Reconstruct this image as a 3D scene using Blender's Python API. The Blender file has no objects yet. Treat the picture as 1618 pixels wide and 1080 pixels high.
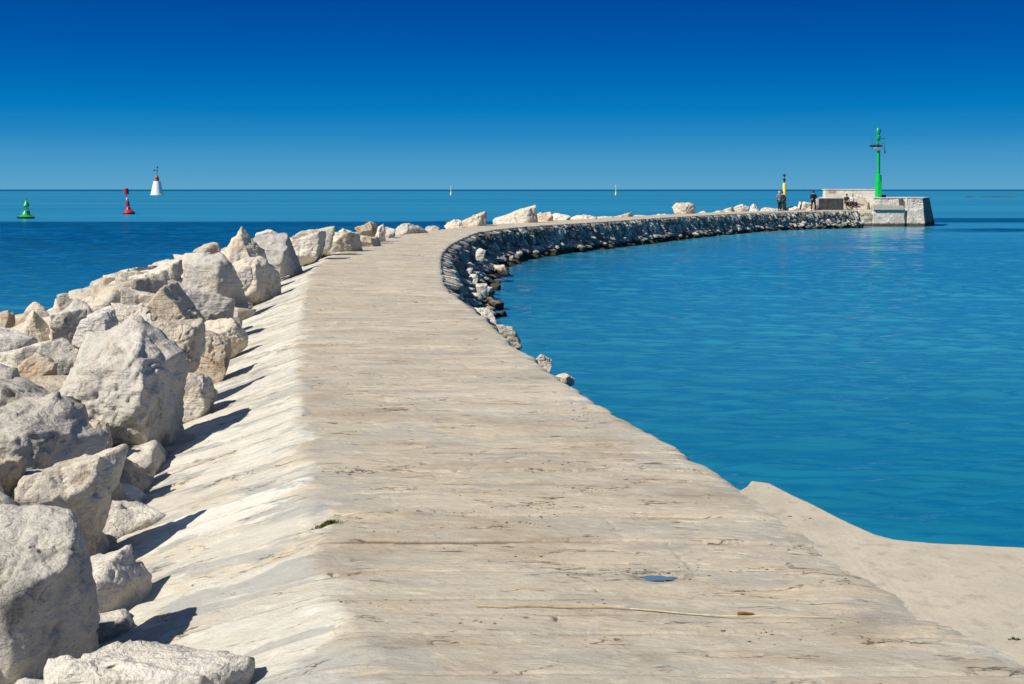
import bpy, bmesh, math, random
import numpy as np
from mathutils import Vector, Matrix

# ------------------------------------------------------------------ camera, sky, sun, exposure
F, CX, HY = 2000.0, 809.0, 299.0          # focal length, centre column and horizon row in photo pixels
H, ZW = 1.9, -1.55                        # eye height above the walkway, water level
S = bpy.context.scene
cam = bpy.data.cameras.new("camera"); camo = bpy.data.objects.new("camera", cam)
S.collection.objects.link(camo); S.camera = camo
camo.location = (0, 0, H); camo.rotation_euler = (math.pi/2, 0, 0)
cam.sensor_width = 36; cam.lens = F/1618*36; cam.shift_y = -(540-HY)/1618
cam.clip_start = 0.1; cam.clip_end = 90000
SUN_EL = 43.0
SUN = Vector((-0.84, -0.54, 0)).normalized()*math.cos(math.radians(SUN_EL)) + Vector((0, 0, math.sin(math.radians(SUN_EL))))
S.view_settings.view_transform = 'Standard'; S.view_settings.look = 'None'
S.view_settings.exposure = 0.28; S.view_settings.gamma = 1.0

def lin(c):
    return tuple(((x/255)/12.92 if x/255 <= 0.04045 else ((x/255+0.055)/1.055)**2.4) for x in c)

w = bpy.data.worlds.new("World"); S.world = w; w.use_nodes = True
nt = w.node_tree; nt.nodes.clear()
N = nt.nodes.new
wo = N('ShaderNodeOutputWorld'); bg = N('ShaderNodeBackground'); sk = N('ShaderNodeTexSky')
sk.sky_type = 'NISHITA'; sk.sun_disc = False
sk.sun_elevation = math.radians(SUN_EL); sk.sun_rotation = math.atan2(SUN.x, SUN.y)
sk.air_density = 1.0; sk.dust_density = 0.3; sk.ozone_density = 3.0
bg.inputs['Strength'].default_value = 0.1
tc = N('ShaderNodeTexCoord'); sx = N('ShaderNodeSeparateXYZ'); nt.links.new(tc.outputs['Generated'], sx.inputs[0])
ramp = N('ShaderNodeValToRGB'); mr = N('ShaderNodeMapRange')
mr.inputs['From Min'].default_value = -0.02; mr.inputs['From Max'].default_value = 0.58
nt.links.new(sx.outputs['Z'], mr.inputs['Value']); nt.links.new(mr.outputs[0], ramp.inputs[0])
# deep clear sky behind a polarising filter: colour by elevation
sky_stops = [(-0.02, (94, 163, 202)), (0.0, (94, 163, 202)), (0.022, (72, 152, 199)), (0.042, (38, 136, 194)), (0.062, (6, 122, 190)),
             (0.085, (0, 106, 182)), (0.11, (0, 90, 172)), (0.15, (0, 73, 156)), (0.25, (2, 66, 142)), (0.58, (12, 74, 142))]
el = ramp.color_ramp.elements
while len(el) > 1: el.remove(el[-1])
for i, (z, c) in enumerate(sky_stops):
    p = (z+0.02)/0.6
    e = el[0] if i == 0 else el.new(p)
    e.position = p; e.color = (*lin(c), 1)
sc10 = N('ShaderNodeVectorMath'); sc10.operation = 'SCALE'; sc10.inputs['Scale'].default_value = 10.0/2**0.28
nt.links.new(ramp.outputs[0], sc10.inputs[0])
mf = N('ShaderNodeMapRange'); mf.inputs['From Min'].default_value = 0.2; mf.inputs['From Max'].default_value = 0.6
mf.interpolation_type = 'SMOOTHSTEP'
nt.links.new(sx.outputs['Z'], mf.inputs['Value'])
mx = N('ShaderNodeMix'); mx.data_type = 'RGBA'
skm = N('ShaderNodeMix'); skm.data_type = 'RGBA'; skm.blend_type = 'MULTIPLY'; skm.inputs[0].default_value = 1.0
nt.links.new(sk.outputs[0], skm.inputs[6]); skm.inputs[7].default_value = (0.62, 0.68, 0.74, 1)
nt.links.new(mf.outputs[0], mx.inputs[0]); nt.links.new(sc10.outputs[0], mx.inputs[6]); nt.links.new(skm.outputs[2], mx.inputs[7])
nt.links.new(mx.outputs[2], bg.inputs['Color']); nt.links.new(bg.outputs[0], wo.inputs[0])

sl = bpy.data.lights.new("sun", 'SUN'); sl.energy = 5.0; sl.angle = math.radians(0.55); sl.color = (1.0, 0.93, 0.81)
so = bpy.data.objects.new("sun", sl); S.collection.objects.link(so)
so.rotation_euler = SUN.to_track_quat('Z', 'Y').to_euler(); so.location = SUN*50

# ------------------------------------------------------------------ helpers
COL = S.collection
rnd = random.Random(7)

def tag(o, label=None, cat=None, group=None, kind=None):
    if label: o['label'] = label
    if cat: o['category'] = cat
    if group: o['group'] = group
    if kind: o['kind'] = kind
    return o

def empty(name, loc, rz=0.0):
    o = bpy.data.objects.new(name, None); o.location = loc; o.rotation_euler = (0, 0, rz)
    o.empty_display_size = 0.2; COL.objects.link(o); return o

def link(name, me, mats, parent=None, smooth=False, loc=None):
    o = bpy.data.objects.new(name, me)
    if not isinstance(mats, (list, tuple)): mats = [mats]
    if len(me.materials) == 0:
        for m in mats: me.materials.append(m)
    if smooth: me.polygons.foreach_set('use_smooth', [True]*len(me.polygons))
    COL.objects.link(o)
    if parent: o.parent = parent
    if loc is not None: o.location = loc
    return o

def np_mesh(name, verts, faces):
    verts = np.asarray(verts, dtype=np.float32); faces = np.asarray(faces, dtype=np.int32)
    me = bpy.data.meshes.new(name); k = faces.shape[1]
    me.vertices.add(len(verts)); me.vertices.foreach_set('co', verts.ravel())
    me.loops.add(faces.size); me.loops.foreach_set('vertex_index', faces.ravel())
    me.polygons.add(len(faces)); me.polygons.foreach_set('loop_start', np.arange(0, faces.size, k, dtype=np.int32))
    me.polygons.foreach_set('loop_total', np.full(len(faces), k, dtype=np.int32))
    me.update(calc_edges=True); me.validate()
    return me

def grid_faces(nr, nc):
    i = np.arange(nr-1)[:, None]*nc + np.arange(nc-1)[None, :]
    i = i.ravel()
    return np.stack([i, i+1, i+nc+1, i+nc], axis=1)

class MB:
    def __init__(s): s.bm = bmesh.new()
    def box(s, c, size, rz=0.0, bev=0.0, taper=1.0):
        g = bmesh.ops.create_cube(s.bm, size=1.0)['verts']
        for v in g:
            k = taper if v.co.z > 0 else 1.0
            v.co = Vector((v.co.x*size[0]*k, v.co.y*size[1]*k, v.co.z*size[2]))
        if bev:
            es = {e for v in g for e in v.link_edges}
            r = bmesh.ops.bevel(s.bm, geom=list(es), offset=bev, segments=2, affect='EDGES')
            g = list({v for f in r['faces'] for v in f.verts} | {v for v in g if v.is_valid})
            g = [v for v in g if v.is_valid]
        m = Matrix.Translation(c) @ Matrix.Rotation(rz, 4, 'Z')
        for v in g: v.co = m @ v.co
        return s
    def lathe(s, prof, c=(0, 0, 0), seg=20, rot=None):
        m = Matrix.Translation(c) @ (rot.to_4x4() if rot else Matrix())
        rings = []
        for (r, z) in prof:
            if r < 1e-5: rings.append([s.bm.verts.new(m @ Vector((0, 0, z)))])
            else: rings.append([s.bm.verts.new(m @ Vector((r*math.cos(2*math.pi*i/seg), r*math.sin(2*math.pi*i/seg), z))) for i in range(seg)])
        for a, b in zip(rings[:-1], rings[1:]):
            for i in range(seg):
                j = (i+1) % seg
                if len(a) == 1 and len(b) == 1: continue
                if len(a) == 1: s.bm.faces.new((a[0], b[j], b[i]))
                elif len(b) == 1: s.bm.faces.new((a[i], a[j], b[0]))
                else: s.bm.faces.new((a[i], a[j], b[j], b[i]))
        if len(rings[0]) > 1: s.bm.faces.new(rings[0][::-1])
        if len(rings[-1]) > 1: s.bm.faces.new(rings[-1])
        return s
    def tube(s, pts, r, seg=8, r2=None):
        pts = [Vector(p) for p in pts]; r2 = r if r2 is None else r2
        rings = []
        for i, p in enumerate(pts):
            d = (pts[min(i+1, len(pts)-1)]-pts[max(i-1, 0)]).normalized()
            q = d.to_track_quat('Z', 'Y'); rr = r+(r2-r)*i/max(1, len(pts)-1)
            rings.append([s.bm.verts.new(p+q @ Vector((rr*math.cos(2*math.pi*k/seg), rr*math.sin(2*math.pi*k/seg), 0))) for k in range(seg)])
        for a, b in zip(rings[:-1], rings[1:]):
            for i in range(seg): s.bm.faces.new((a[i], a[(i+1) % seg], b[(i+1) % seg], b[i]))
        s.bm.faces.new(rings[0][::-1]); s.bm.faces.new(rings[-1])
        return s
    def build(s, name, mat, parent=None, smooth=True, loc=None):
        bmesh.ops.recalc_face_normals(s.bm, faces=s.bm.faces[:])
        me = bpy.data.meshes.new(name); s.bm.to_mesh(me); s.bm.free()
        o = link(name, me, mat, parent, smooth, loc)
        if smooth: me.set_sharp_from_angle(angle=math.radians(38))
        return o

# ---- vectorised noise
_rs = np.random.RandomState(11); _perm = np.concatenate([_rs.permutation(256)]*3)
_grad = _rs.normal(size=(256, 3)); _grad /= np.linalg.norm(_grad, axis=1)[:, None]
def perlin(p):
    p = np.asarray(p, dtype=np.float64); pi = np.floor(p).astype(int); f = p-pi; u = f*f*f*(f*(f*6-15)+10)
    out = 0
    for dx in (0, 1):
        for dy in (0, 1):
            for dz in (0, 1):
                h = _perm[_perm[_perm[(pi[..., 0]+dx) & 255]+((pi[..., 1]+dy) & 255)]+((pi[..., 2]+dz) & 255)]
                g = _grad[h]
                d = (g[..., 0]*(f[..., 0]-dx)+g[..., 1]*(f[..., 1]-dy)+g[..., 2]*(f[..., 2]-dz))
                wgt = (u[..., 0] if dx else 1-u[..., 0])*(u[..., 1] if dy else 1-u[..., 1])*(u[..., 2] if dz else 1-u[..., 2])
                out = out+wgt*d
    return out*1.6
def fbm(p, o=4, lac=2.03, g=0.5):
    a, s, t = 1.0, 0, 0
    p = np.asarray(p, dtype=np.float64)
    for i in range(o):
        s = s+a*perlin(p+17.3*i); t += a; p = p*lac; a *= g
    return s/t
def ridge(p, o=4):
    a, s, t = 1.0, 0, 0
    p = np.asarray(p, dtype=np.float64)
    for i in range(o):
        s = s+a*(1-np.abs(perlin(p+9.1*i))*1.6); t += a; p = p*2.1; a *= 0.5
    return s/t
def P3(x, y, z=0.0):
    x, y = np.broadcast_arrays(x, y); return np.stack([x, y, np.full_like(x, z, dtype=float) if np.isscalar(z) else z], axis=-1)
def hash2(i, j, k=0):
    h = np.sin(i*127.1+j*311.7+k*74.7)*43758.5453; return h-np.floor(h)
def worley(x, y):
    xi, yi = np.floor(x), np.floor(y); f1 = np.full(x.shape, 9.0); f2 = f1.copy()
    cx, cy, dxb, dyb = np.zeros_like(x), np.zeros_like(x), np.zeros_like(x), np.zeros_like(x)
    for dx in (-1, 0, 1):
        for dy in (-1, 0, 1):
            i, j = xi+dx, yi+dy
            px, py = i+0.15+0.7*hash2(i, j), j+0.15+0.7*hash2(i, j, 1)
            ddx, ddy = x-px, y-py; d = np.maximum(np.abs(ddx), np.abs(ddy))*0.5+0.5*np.hypot(ddx, ddy)
            n = d < f1
            f2 = np.where(n, f1, np.minimum(f2, d)); f1 = np.where(n, d, f1)
            cx = np.where(n, i, cx); cy = np.where(n, j, cy); dxb = np.where(n, ddx, dxb); dyb = np.where(n, ddy, dyb)
    return f1, f2, cx, cy, dxb, dyb

def gp(px, py, z=0.0):                       # where a ray through a photo pixel meets the level z
    Y = (H-z)*F/(py-HY); return Vector(((px-CX)*Y/F, Y, z))
def at(px, py, Y):
    return Vector(((px-CX)*Y/F, Y, H-(py-HY)*Y/F))

# ------------------------------------------------------------------ materials
def mat(name):
    m = bpy.data.materials.new(name); m.use_nodes = True
    t = m.node_tree; b = t.nodes['Principled BSDF']; return m, t, b
def nd(t, ty, **kw):
    n = t.nodes.new(ty)
    for k, v in kw.items():
        if k in n.inputs: n.inputs[k].default_value = v
        else: setattr(n, k, v)
    return n
def mapping(t, vec, scale=(1, 1, 1), loc=(0, 0, 0), rot=(0, 0, 0)):
    m = t.nodes.new('ShaderNodeMapping'); m.inputs['Scale'].default_value = scale
    m.inputs['Location'].default_value = loc; m.inputs['Rotation'].default_value = rot
    t.links.new(vec, m.inputs['Vector']); return m.outputs[0]
def noise(t, vec, scale, detail=6, rough=0.55, dist=0.0):
    n = nd(t, 'ShaderNodeTexNoise', Scale=scale, Detail=detail, Roughness=rough, Distortion=dist)
    t.links.new(vec, n.inputs['Vector']); return n.outputs['Fac']
def cramp(t, fac, stops, interp='LINEAR'):
    r = t.nodes.new('ShaderNodeValToRGB'); e = r.color_ramp.elements; r.color_ramp.interpolation = interp
    while len(e) > 1: e.remove(e[-1])
    for i, (p, c) in enumerate(stops):
        x = e[0] if i == 0 else e.new(p)
        x.position = p; x.color = (*c, 1) if len(c) == 3 else c
    t.links.new(fac, r.inputs[0]); return r.outputs[0]
def mixc(t, fac, a, b, mode='MIX'):
    m = t.nodes.new('ShaderNodeMix'); m.data_type = 'RGBA'; m.blend_type = mode
    for i, v in ((0, fac), (6, a), (7, b)):
        if isinstance(v, (int, float)): m.inputs[i].default_value = v
        elif isinstance(v, tuple): m.inputs[i].default_value = (*v, 1) if len(v) == 3 else v
        else: t.links.new(v, m.inputs[i])
    return m.outputs[2]
def math_(t, op, a, b=0.0, clamp=False):
    m = t.nodes.new('ShaderNodeMath'); m.operation = op; m.use_clamp = clamp
    for i, v in ((0, a), (1, b)):
        if isinstance(v, (int, float)): m.inputs[i].default_value = v
        else: t.links.new(v, m.inputs[i])
    return m.outputs[0]
def mrange(t, v, a, b, c=0.0, d=1.0):
    m = t.nodes.new('ShaderNodeMapRange'); m.interpolation_type = 'SMOOTHSTEP'
    for i, x in ((1, a), (2, b), (3, c), (4, d)): m.inputs[i].default_value = x
    t.links.new(v, m.inputs[0]); return m.outputs[0]
def bump(t, b, h, strength=0.5, dist=0.02, prev=None):
    n = nd(t, 'ShaderNodeBump', Strength=strength, Distance=dist)
    t.links.new(h, n.inputs['Height'])
    if prev is not None: t.links.new(prev, n.inputs['Normal'])
    t.links.new(n.outputs[0], b.inputs['Normal']); return n.outputs[0]

def simple(name, col, rough=0.5, spec=0.4, var=0.12, metal=0.0, scale=3.0):
    m, t, b = mat(name); tcn = nd(t, 'ShaderNodeTexCoord')
    n = noise(t, tcn.outputs['Object'], scale, 5)
    c = cramp(t, n, [(0.3, tuple(x*(1-var*1.6) for x in col)), (0.7, tuple(min(1, x*(1+var)) for x in col))])
    t.links.new(c, b.inputs['Base Color']); b.inputs['Roughness'].default_value = rough
    b.inputs['Specular IOR Level'].default_value = spec; b.inputs['Metallic'].default_value = metal
    bump(t, b, n, 0.15, 0.01)
    return m

def rock_mat(name, pale, mid, dark, ochre, ochre_amt=0.5, tide=True, grey_amt=0.5):
    m, t, b = mat(name); tcn = nd(t, 'ShaderNodeTexCoord'); oi = nd(t, 'ShaderNodeObjectInfo')
    off = nd(t, 'ShaderNodeVectorMath', operation='ADD'); sc = nd(t, 'ShaderNodeVectorMath', operation='SCALE')
    cmb = nd(t, 'ShaderNodeCombineXYZ'); 
    for i in range(3): t.links.new(oi.outputs['Random'], cmb.inputs[i])
    t.links.new(cmb.outputs[0], sc.inputs[0]); sc.inputs['Scale'].default_value = 37.0
    t.links.new(tcn.outputs['Object'], off.inputs[0]); t.links.new(sc.outputs[0], off.inputs[1]); v = off.outputs[0]
    big = noise(t, v, 1.7, 5, 0.6, 0.4); med = noise(t, v, 6.0, 7, 0.62); fine = noise(t, v, 38.0, 6, 0.65)
    strat = noise(t, mapping(t, v, (2.2, 2.2, 12), rot=(0.5, 0.3, 0)), 1.6, 6, 0.6, 0.5)
    c = cramp(t, big, [(0.28, mid), (0.5, pale), (0.72, tuple(x*1.06 for x in pale))])
    c = mixc(t, math_(t, 'MULTIPLY', mrange(t, noise(t, v, 2.4, 5, 0.6), 0.52, 0.66), ochre_amt), c, ochre)
    c = mixc(t, math_(t, 'MULTIPLY', mrange(t, noise(t, mapping(t, v, loc=(5, 3, 8)), 2.0, 7, 0.68), 0.5, 0.62), grey_amt), c, mid)
    c = mixc(t, mrange(t, strat, 0.5, 0.75, 0, 0.35), c, mid)
    c = mixc(t, math_(t, 'MULTIPLY', mrange(t, med, 0.56, 0.74), 0.45), c, dark)
    c = mixc(t, mrange(t, fine, 0.58, 0.74, 0, 0.45), c, dark)
    c = mixc(t, mrange(t, noise(t, mapping(t, v, loc=(3, 11, 2)), 2.8, 8, 0.72), 0.56, 0.64, 0, 0.6), c, dark)
    # thin dark cracks
    vo = nd(t, 'ShaderNodeTexVoronoi', Scale=1.3, feature='DISTANCE_TO_EDGE'); 
    dv = nd(t, 'ShaderNodeVectorMath', operation='ADD')
    nv = nd(t, 'ShaderNodeTexNoise', Scale=3.0, Detail=5.0); t.links.new(v, nv.inputs['Vector'])
    s2 = nd(t, 'ShaderNodeVectorMath', operation='SCALE'); s2.inputs['Scale'].default_value = 0.55
    t.links.new(nv.outputs['Color'], s2.inputs[0]); t.links.new(v, dv.inputs[0]); t.links.new(s2.outputs[0], dv.inputs[1])
    t.links.new(dv.outputs[0], vo.inputs['Vector'])
    crk = math_(t, 'MULTIPLY', mrange(t, vo.outputs['Distance'], 0.0, 0.012, 1, 0), mrange(t, med, 0.50, 0.60))
    c = mixc(t, math_(t, 'MULTIPLY', crk, 0.45), c, tuple(x*0.45 for x in dark))
    # every stone its own tone
    tone = cramp(t, oi.outputs['Random'], [(0.0, (0.80, 0.80, 0.82)), (0.35, (1.0, 0.98, 0.95)), (0.7, (0.9, 0.87, 0.83)), (1.0, (1.05, 1.04, 1.03))])
    c = mixc(t, 1.0, c, tone, 'MULTIPLY')
    if tide:
        g = nd(t, 'ShaderNodeNewGeometry'); sp = nd(t, 'ShaderNodeSeparateXYZ'); t.links.new(g.outputs['Position'], sp.inputs[0])
        zz = math_(t, 'ADD', sp.outputs['Z'], math_(t, 'MULTIPLY', math_(t, 'SUBTRACT', med, 0.5), 0.5))
        c = mixc(t, mrange(t, zz, ZW+0.18, ZW+0.42, 0.93, 0.0), c, (0.035, 0.026, 0.016))
    t.links.new(c, b.inputs['Base Color']); b.inputs['Roughness'].default_value = 0.88; b.inputs['Specular IOR Level'].default_value = 0.2
    n1 = bump(t, b, med, 0.8, 0.09)
    n2 = bump(t, b, strat, 0.6, 0.05, n1)
    n3 = bump(t, b, math_(t, 'SUBTRACT', fine, math_(t, 'MULTIPLY', crk, 0.4)), 0.9, 0.014, n2)
    return m

R_PALE = rock_mat('rock_pale', (0.66, 0.63, 0.56), (0.53, 0.505, 0.45), (0.19, 0.175, 0.15), (0.46, 0.36, 0.25), 0.45)
R_CREAM = rock_mat('rock_cream', (0.65, 0.60, 0.50), (0.53, 0.49, 0.42), (0.18, 0.155, 0.12), (0.44, 0.32, 0.2), 0.6)
R_GREY = rock_mat('rock_grey', (0.54, 0.52, 0.475), (0.40, 0.39, 0.36), (0.2, 0.19, 0.17), (0.36, 0.32, 0.25), 0.3, grey_amt=0.8)
R_TAN = rock_mat('rock_tan', (0.57, 0.50, 0.40), (0.50, 0.455, 0.375), (0.15, 0.115, 0.08), (0.40, 0.27, 0.16), 0.7)
R_WHITE = rock_mat('rock_white', (0.74, 0.71, 0.64), (0.60, 0.58, 0.53), (0.3, 0.28, 0.24), (0.52, 0.45, 0.36), 0.25, grey_amt=0.35)

def attr(t, name):
    a = nd(t, 'ShaderNodeAttribute', attribute_name=name); return a

def path_mat():
    m, t, b = mat('worn_stone_paving'); uv = nd(t, 'ShaderNodeUVMap').outputs[0]; a = attr(t, 'surf')
    sp = nd(t, 'ShaderNodeSeparateColor'); t.links.new(a.outputs['Color'], sp.inputs[0])
    joint, slab, apron = sp.outputs[0], sp.outputs[1], sp.outputs[2]
    wq = nd(t, 'ShaderNodeVectorMath', operation='ADD'); wn = nd(t, 'ShaderNodeTexNoise', Scale=1.3, Detail=4.0); t.links.new(uv, wn.inputs['Vector'])
    ws = nd(t, 'ShaderNodeVectorMath', operation='SCALE'); ws.inputs['Scale'].default_value = 0.22
    t.links.new(wn.outputs['Color'], ws.inputs[0]); t.links.new(uv, wq.inputs[0]); t.links.new(ws.outputs[0], wq.inputs[1]); uw = wq.outputs[0]
    lay = noise(t, mapping(t, uw, (2.6, 4.2, 1)), 1.0, 10, 0.7, 0.5)           # layered streaks that run across the path
    lay2 = noise(t, mapping(t, uw, (11, 20, 1)), 1.0, 9, 0.74, 0.4)
    blot = noise(t, mapping(t, uw, (1.0, 2.2, 1), loc=(3, 7, 0)), 1.0, 8, 0.65, 0.6)
    blot2 = noise(t, mapping(t, uw, (1.6, 4.2, 1), loc=(31, 2, 0)), 1.0, 8, 0.68, 0.4)
    flake = noise(t, mapping(t, uw, (5, 9, 1), loc=(1, 22, 0)), 1.0, 8, 0.7, 0.6)
    crackn = noise(t, mapping(t, uw, (1.1, 4.6, 1), loc=(8, 2, 0)), 1.0, 8, 0.6, 0.5)
    fine = noise(t, mapping(t, uv, (26, 60, 1)), 1.0, 7, 0.72)
    grit = noise(t, mapping(t, uv, (110, 170, 1)), 1.0, 4, 0.75)
    cr = math_(t, 'ABSOLUTE', math_(t, 'SUBTRACT', crackn, 0.5))
    crack = math_(t, 'MULTIPLY', mrange(t, cr, 0.0, 0.009, 1, 0), mrange(t, blot2, 0.51, 0.58))
    c = cramp(t, slab, [(0.0, (0.40, 0.345, 0.265)), (0.2, (0.51, 0.44, 0.34)), (0.35, (0.43, 0.40, 0.33)), (0.55, (0.52, 0.46, 0.355)), (0.7, (0.44, 0.385, 0.295)), (0.85, (0.59, 0.525, 0.41)), (1.0, (0.46, 0.42, 0.34))])
    c = mixc(t, 0.4, c, (0.50, 0.45, 0.355))
    c = mixc(t, mrange(t, blot, 0.47, 0.60, 0, 0.8), c, (0.39, 0.37, 0.32))           # grey patches
    c = mixc(t, mrange(t, blot2, 0.52, 0.64, 0, 0.75), c, (0.56, 0.465, 0.335))         # warm patches
    pale = cramp(t, slab, [(0.0, (0.49, 0.465, 0.40)), (0.4, (0.58, 0.56, 0.49)), (0.57, (0.37, 0.37, 0.345)), (0.63, (0.37, 0.37, 0.345)), (0.7, (0.53, 0.495, 0.415)), (1.0, (0.63, 0.615, 0.555))])
    pale = mixc(t, mrange(t, blot2, 0.50, 0.60, 0, 0.8), pale, (0.52, 0.46, 0.36))
    pale = mixc(t, mrange(t, blot, 0.53, 0.58, 0, 0.9), pale, (0.36, 0.36, 0.335))
    dirt = noise(t, mapping(t, uv, (0.55, 1.1, 1), loc=(9, 4, 0)), 1.0, 9, 0.66, 0.3)
    c = mixc(t, mrange(t, dirt, 0.50, 0.64, 0, 0.55), c, (0.36, 0.29, 0.21))
    c = mixc(t, apron, c, pale)
    c = mixc(t, mrange(t, lay, 0.50, 0.66, 0, 0.4), c, mixc(t, 1.0, c, (0.72, 0.69, 0.64), 'MULTIPLY'))
    c = mixc(t, mrange(t, lay2, 0.52, 0.70, 0, 0.35), c, mixc(t, 1.0, c, (0.70, 0.66, 0.60), 'MULTIPLY'))
    c = mixc(t, mrange(t, flake, 0.54, 0.60, 0, 0.55), c, mixc(t, 1.0, c, (1.25, 1.24, 1.2), 'MULTIPLY'))
    c = mixc(t, mrange(t, flake, 0.40, 0.34, 0, 0.4), c, mixc(t, 1.0, c, (0.74, 0.70, 0.64), 'MULTIPLY'))
    c = mixc(t, mrange(t, fine, 0.56, 0.72, 0, 0.55), c, (0.24, 0.20, 0.15))
    c = mixc(t, mrange(t, grit, 0.36, 0.30, 0, 0.4), c, (0.70, 0.66, 0.58))
    c = mixc(t, mrange(t, math_(t, 'ADD', fine, math_(t, 'MULTIPLY', blot2, 0.4)), 0.83, 0.93, 0, 0.9), c, (0.06, 0.05, 0.035))
    c = mixc(t, math_(t, 'MULTIPLY', math_(t, 'MULTIPLY', a.outputs['Alpha'], mrange(t, flake, 0.42, 0.56, 0.2, 1)), 0.75), c, (0.21, 0.16, 0.11))
    c = mixc(t, math_(t, 'MULTIPLY', crack, 0.85), c, (0.09, 0.07, 0.05))
    crev = noise(t, mapping(t, uw, (1.7, 7.5, 1), loc=(14, 5, 0)), 1.0, 8, 0.62, 0.4)
    c = mixc(t, mrange(t, crev, 0.665, 0.705, 0, 0.85), c, (0.13, 0.095, 0.06))
    c = mixc(t, mrange(t, joint, 0.2, 0.75, 0, 0.92), c, (0.13, 0.10, 0.07))
    t.links.new(c, b.inputs['Base Color']); b.inputs['Roughness'].default_value = 0.9; b.inputs['Specular IOR Level'].default_value = 0.15
    n1 = bump(t, b, lay, 0.5, 0.02); n2 = bump(t, b, lay2, 0.6, 0.010, n1); n3 = bump(t, b, flake, 0.7, 0.012, n2)
    n4 = bump(t, b, math_(t, 'SUBTRACT', fine, math_(t, 'ADD', crack, mrange(t, crev, 0.64, 0.71))), 0.8, 0.009, n3); bump(t, b, grit, 0.6, 0.002, n4)
    return m
M_PATH = path_mat()

def wall_mat():
    m, t, b = mat('rubble_masonry'); tcn = nd(t, 'ShaderNodeTexCoord'); v = tcn.outputs['Object']; a = attr(t, 'surf')
    sp = nd(t, 'ShaderNodeSeparateColor'); t.links.new(a.outputs['Color'], sp.inputs[0])
    joint, st = sp.outputs[0], sp.outputs[1]
    n = noise(t, v, 5, 7, 0.65); f = noise(t, v, 30, 6, 0.65)
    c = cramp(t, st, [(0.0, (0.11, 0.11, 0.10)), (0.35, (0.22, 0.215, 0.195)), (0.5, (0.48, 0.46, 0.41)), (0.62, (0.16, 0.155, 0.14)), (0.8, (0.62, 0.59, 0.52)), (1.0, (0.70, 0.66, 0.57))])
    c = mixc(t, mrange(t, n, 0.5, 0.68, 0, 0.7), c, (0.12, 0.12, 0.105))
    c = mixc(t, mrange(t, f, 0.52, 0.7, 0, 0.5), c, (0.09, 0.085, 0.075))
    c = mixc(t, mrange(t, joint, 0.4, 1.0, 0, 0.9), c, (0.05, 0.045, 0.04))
    g = nd(t, 'ShaderNodeNewGeometry'); sz = nd(t, 'ShaderNodeSeparateXYZ'); t.links.new(g.outputs['Position'], sz.inputs[0])
    zz = math_(t, 'ADD', sz.outputs['Z'], math_(t, 'MULTIPLY', math_(t, 'SUBTRACT', n, 0.5), 0.5))
    c = mixc(t, mrange(t, zz, ZW+0.15, ZW+0.40, 0.95, 0.0), c, (0.03, 0.022, 0.012))
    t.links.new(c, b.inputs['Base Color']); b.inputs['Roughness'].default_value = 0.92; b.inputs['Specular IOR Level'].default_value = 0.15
    n1 = bump(t, b, n, 0.7, 0.08); bump(t, b, f, 0.6, 0.015, n1)
    return m
M_WALL = wall_mat()

def masonry_mat(name, pale, dark, stain=0.6, brick=(0.8, 0.3), rough_patch=0.5):
    m, t, b = mat(name); tcn = nd(t, 'ShaderNodeTexCoord'); v = tcn.outputs['Object']
    sp = nd(t, 'ShaderNodeSeparateXYZ'); t.links.new(v, sp.inputs[0])
    cm = nd(t, 'ShaderNodeCombineXYZ'); t.links.new(math_(t, 'ADD', sp.outputs[0], sp.outputs[1]), cm.inputs[0]); t.links.new(sp.outputs[2], cm.inputs[1])
    br = nd(t, 'ShaderNodeTexBrick', **{'Scale': 1.0, 'Mortar Size': 0.016, 'Brick Width': brick[0], 'Row Height': brick[1], 'Bias': 0.0})
    br.inputs['Color1'].default_value = (*pale, 1); br.inputs['Color2'].default_value = (*tuple(x*0.78 for x in pale), 1)
    br.inputs['Mortar'].default_value = (*tuple(x*0.62 for x in pale), 1)
    wv = nd(t, 'ShaderNodeVectorMath', operation='ADD'); wn = nd(t, 'ShaderNodeTexNoise', Scale=1.6, Detail=3.0); t.links.new(v, wn.inputs['Vector']); wsc = nd(t, 'ShaderNodeVectorMath', operation='SCALE'); wsc.inputs['Scale'].default_value = 0.22
    t.links.new(wn.outputs['Color'], wsc.inputs[0]); t.links.new(cm.outputs[0], wv.inputs[0]); t.links.new(wsc.outputs[0], wv.inputs[1]); t.links.new(wv.outputs[0], br.inputs['Vector'])
    n = noise(t, v, 1.4, 7, 0.65); f = noise(t, v, 14, 6, 0.65); h = noise(t, v, 5, 6, 0.6)
    c = mixc(t, mrange(t, n, 0.48, 0.62, 0, stain), br.outputs['Color'], dark)
    c = mixc(t, mrange(t, h, 0.56, 0.66, 0, rough_patch), c, tuple(x*0.4 for x in dark))
    c = mixc(t, mrange(t, f, 0.56, 0.7, 0, 0.5), c, tuple(x*0.55 for x in dark))
    g = nd(t, 'ShaderNodeNewGeometry'); sz = nd(t, 'ShaderNodeSeparateXYZ'); t.links.new(g.outputs['Position'], sz.inputs[0])
    zz = math_(t, 'ADD', sz.outputs['Z'], math_(t, 'MULTIPLY', math_(t, 'SUBTRACT', h, 0.5), 0.35))
    c = mixc(t, mrange(t, zz, ZW+0.22, ZW+0.42, 0.95, 0.0), c, (0.06, 0.04, 0.015))
    t.links.new(c, b.inputs['Base Color']); b.inputs['Roughness'].default_value = 0.9; b.inputs['Specular IOR Level'].default_value = 0.2
    n1 = bump(t, b, br.outputs['Fac'], -0.6, 0.03); n2 = bump(t, b, h, 0.6, 0.08, n1); bump(t, b, f, 0.5, 0.03, n2)
    return m
M_BASTION = masonry_mat('bastion_masonry', (0.72, 0.67, 0.57), (0.42, 0.40, 0.35), 0.7)
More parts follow.
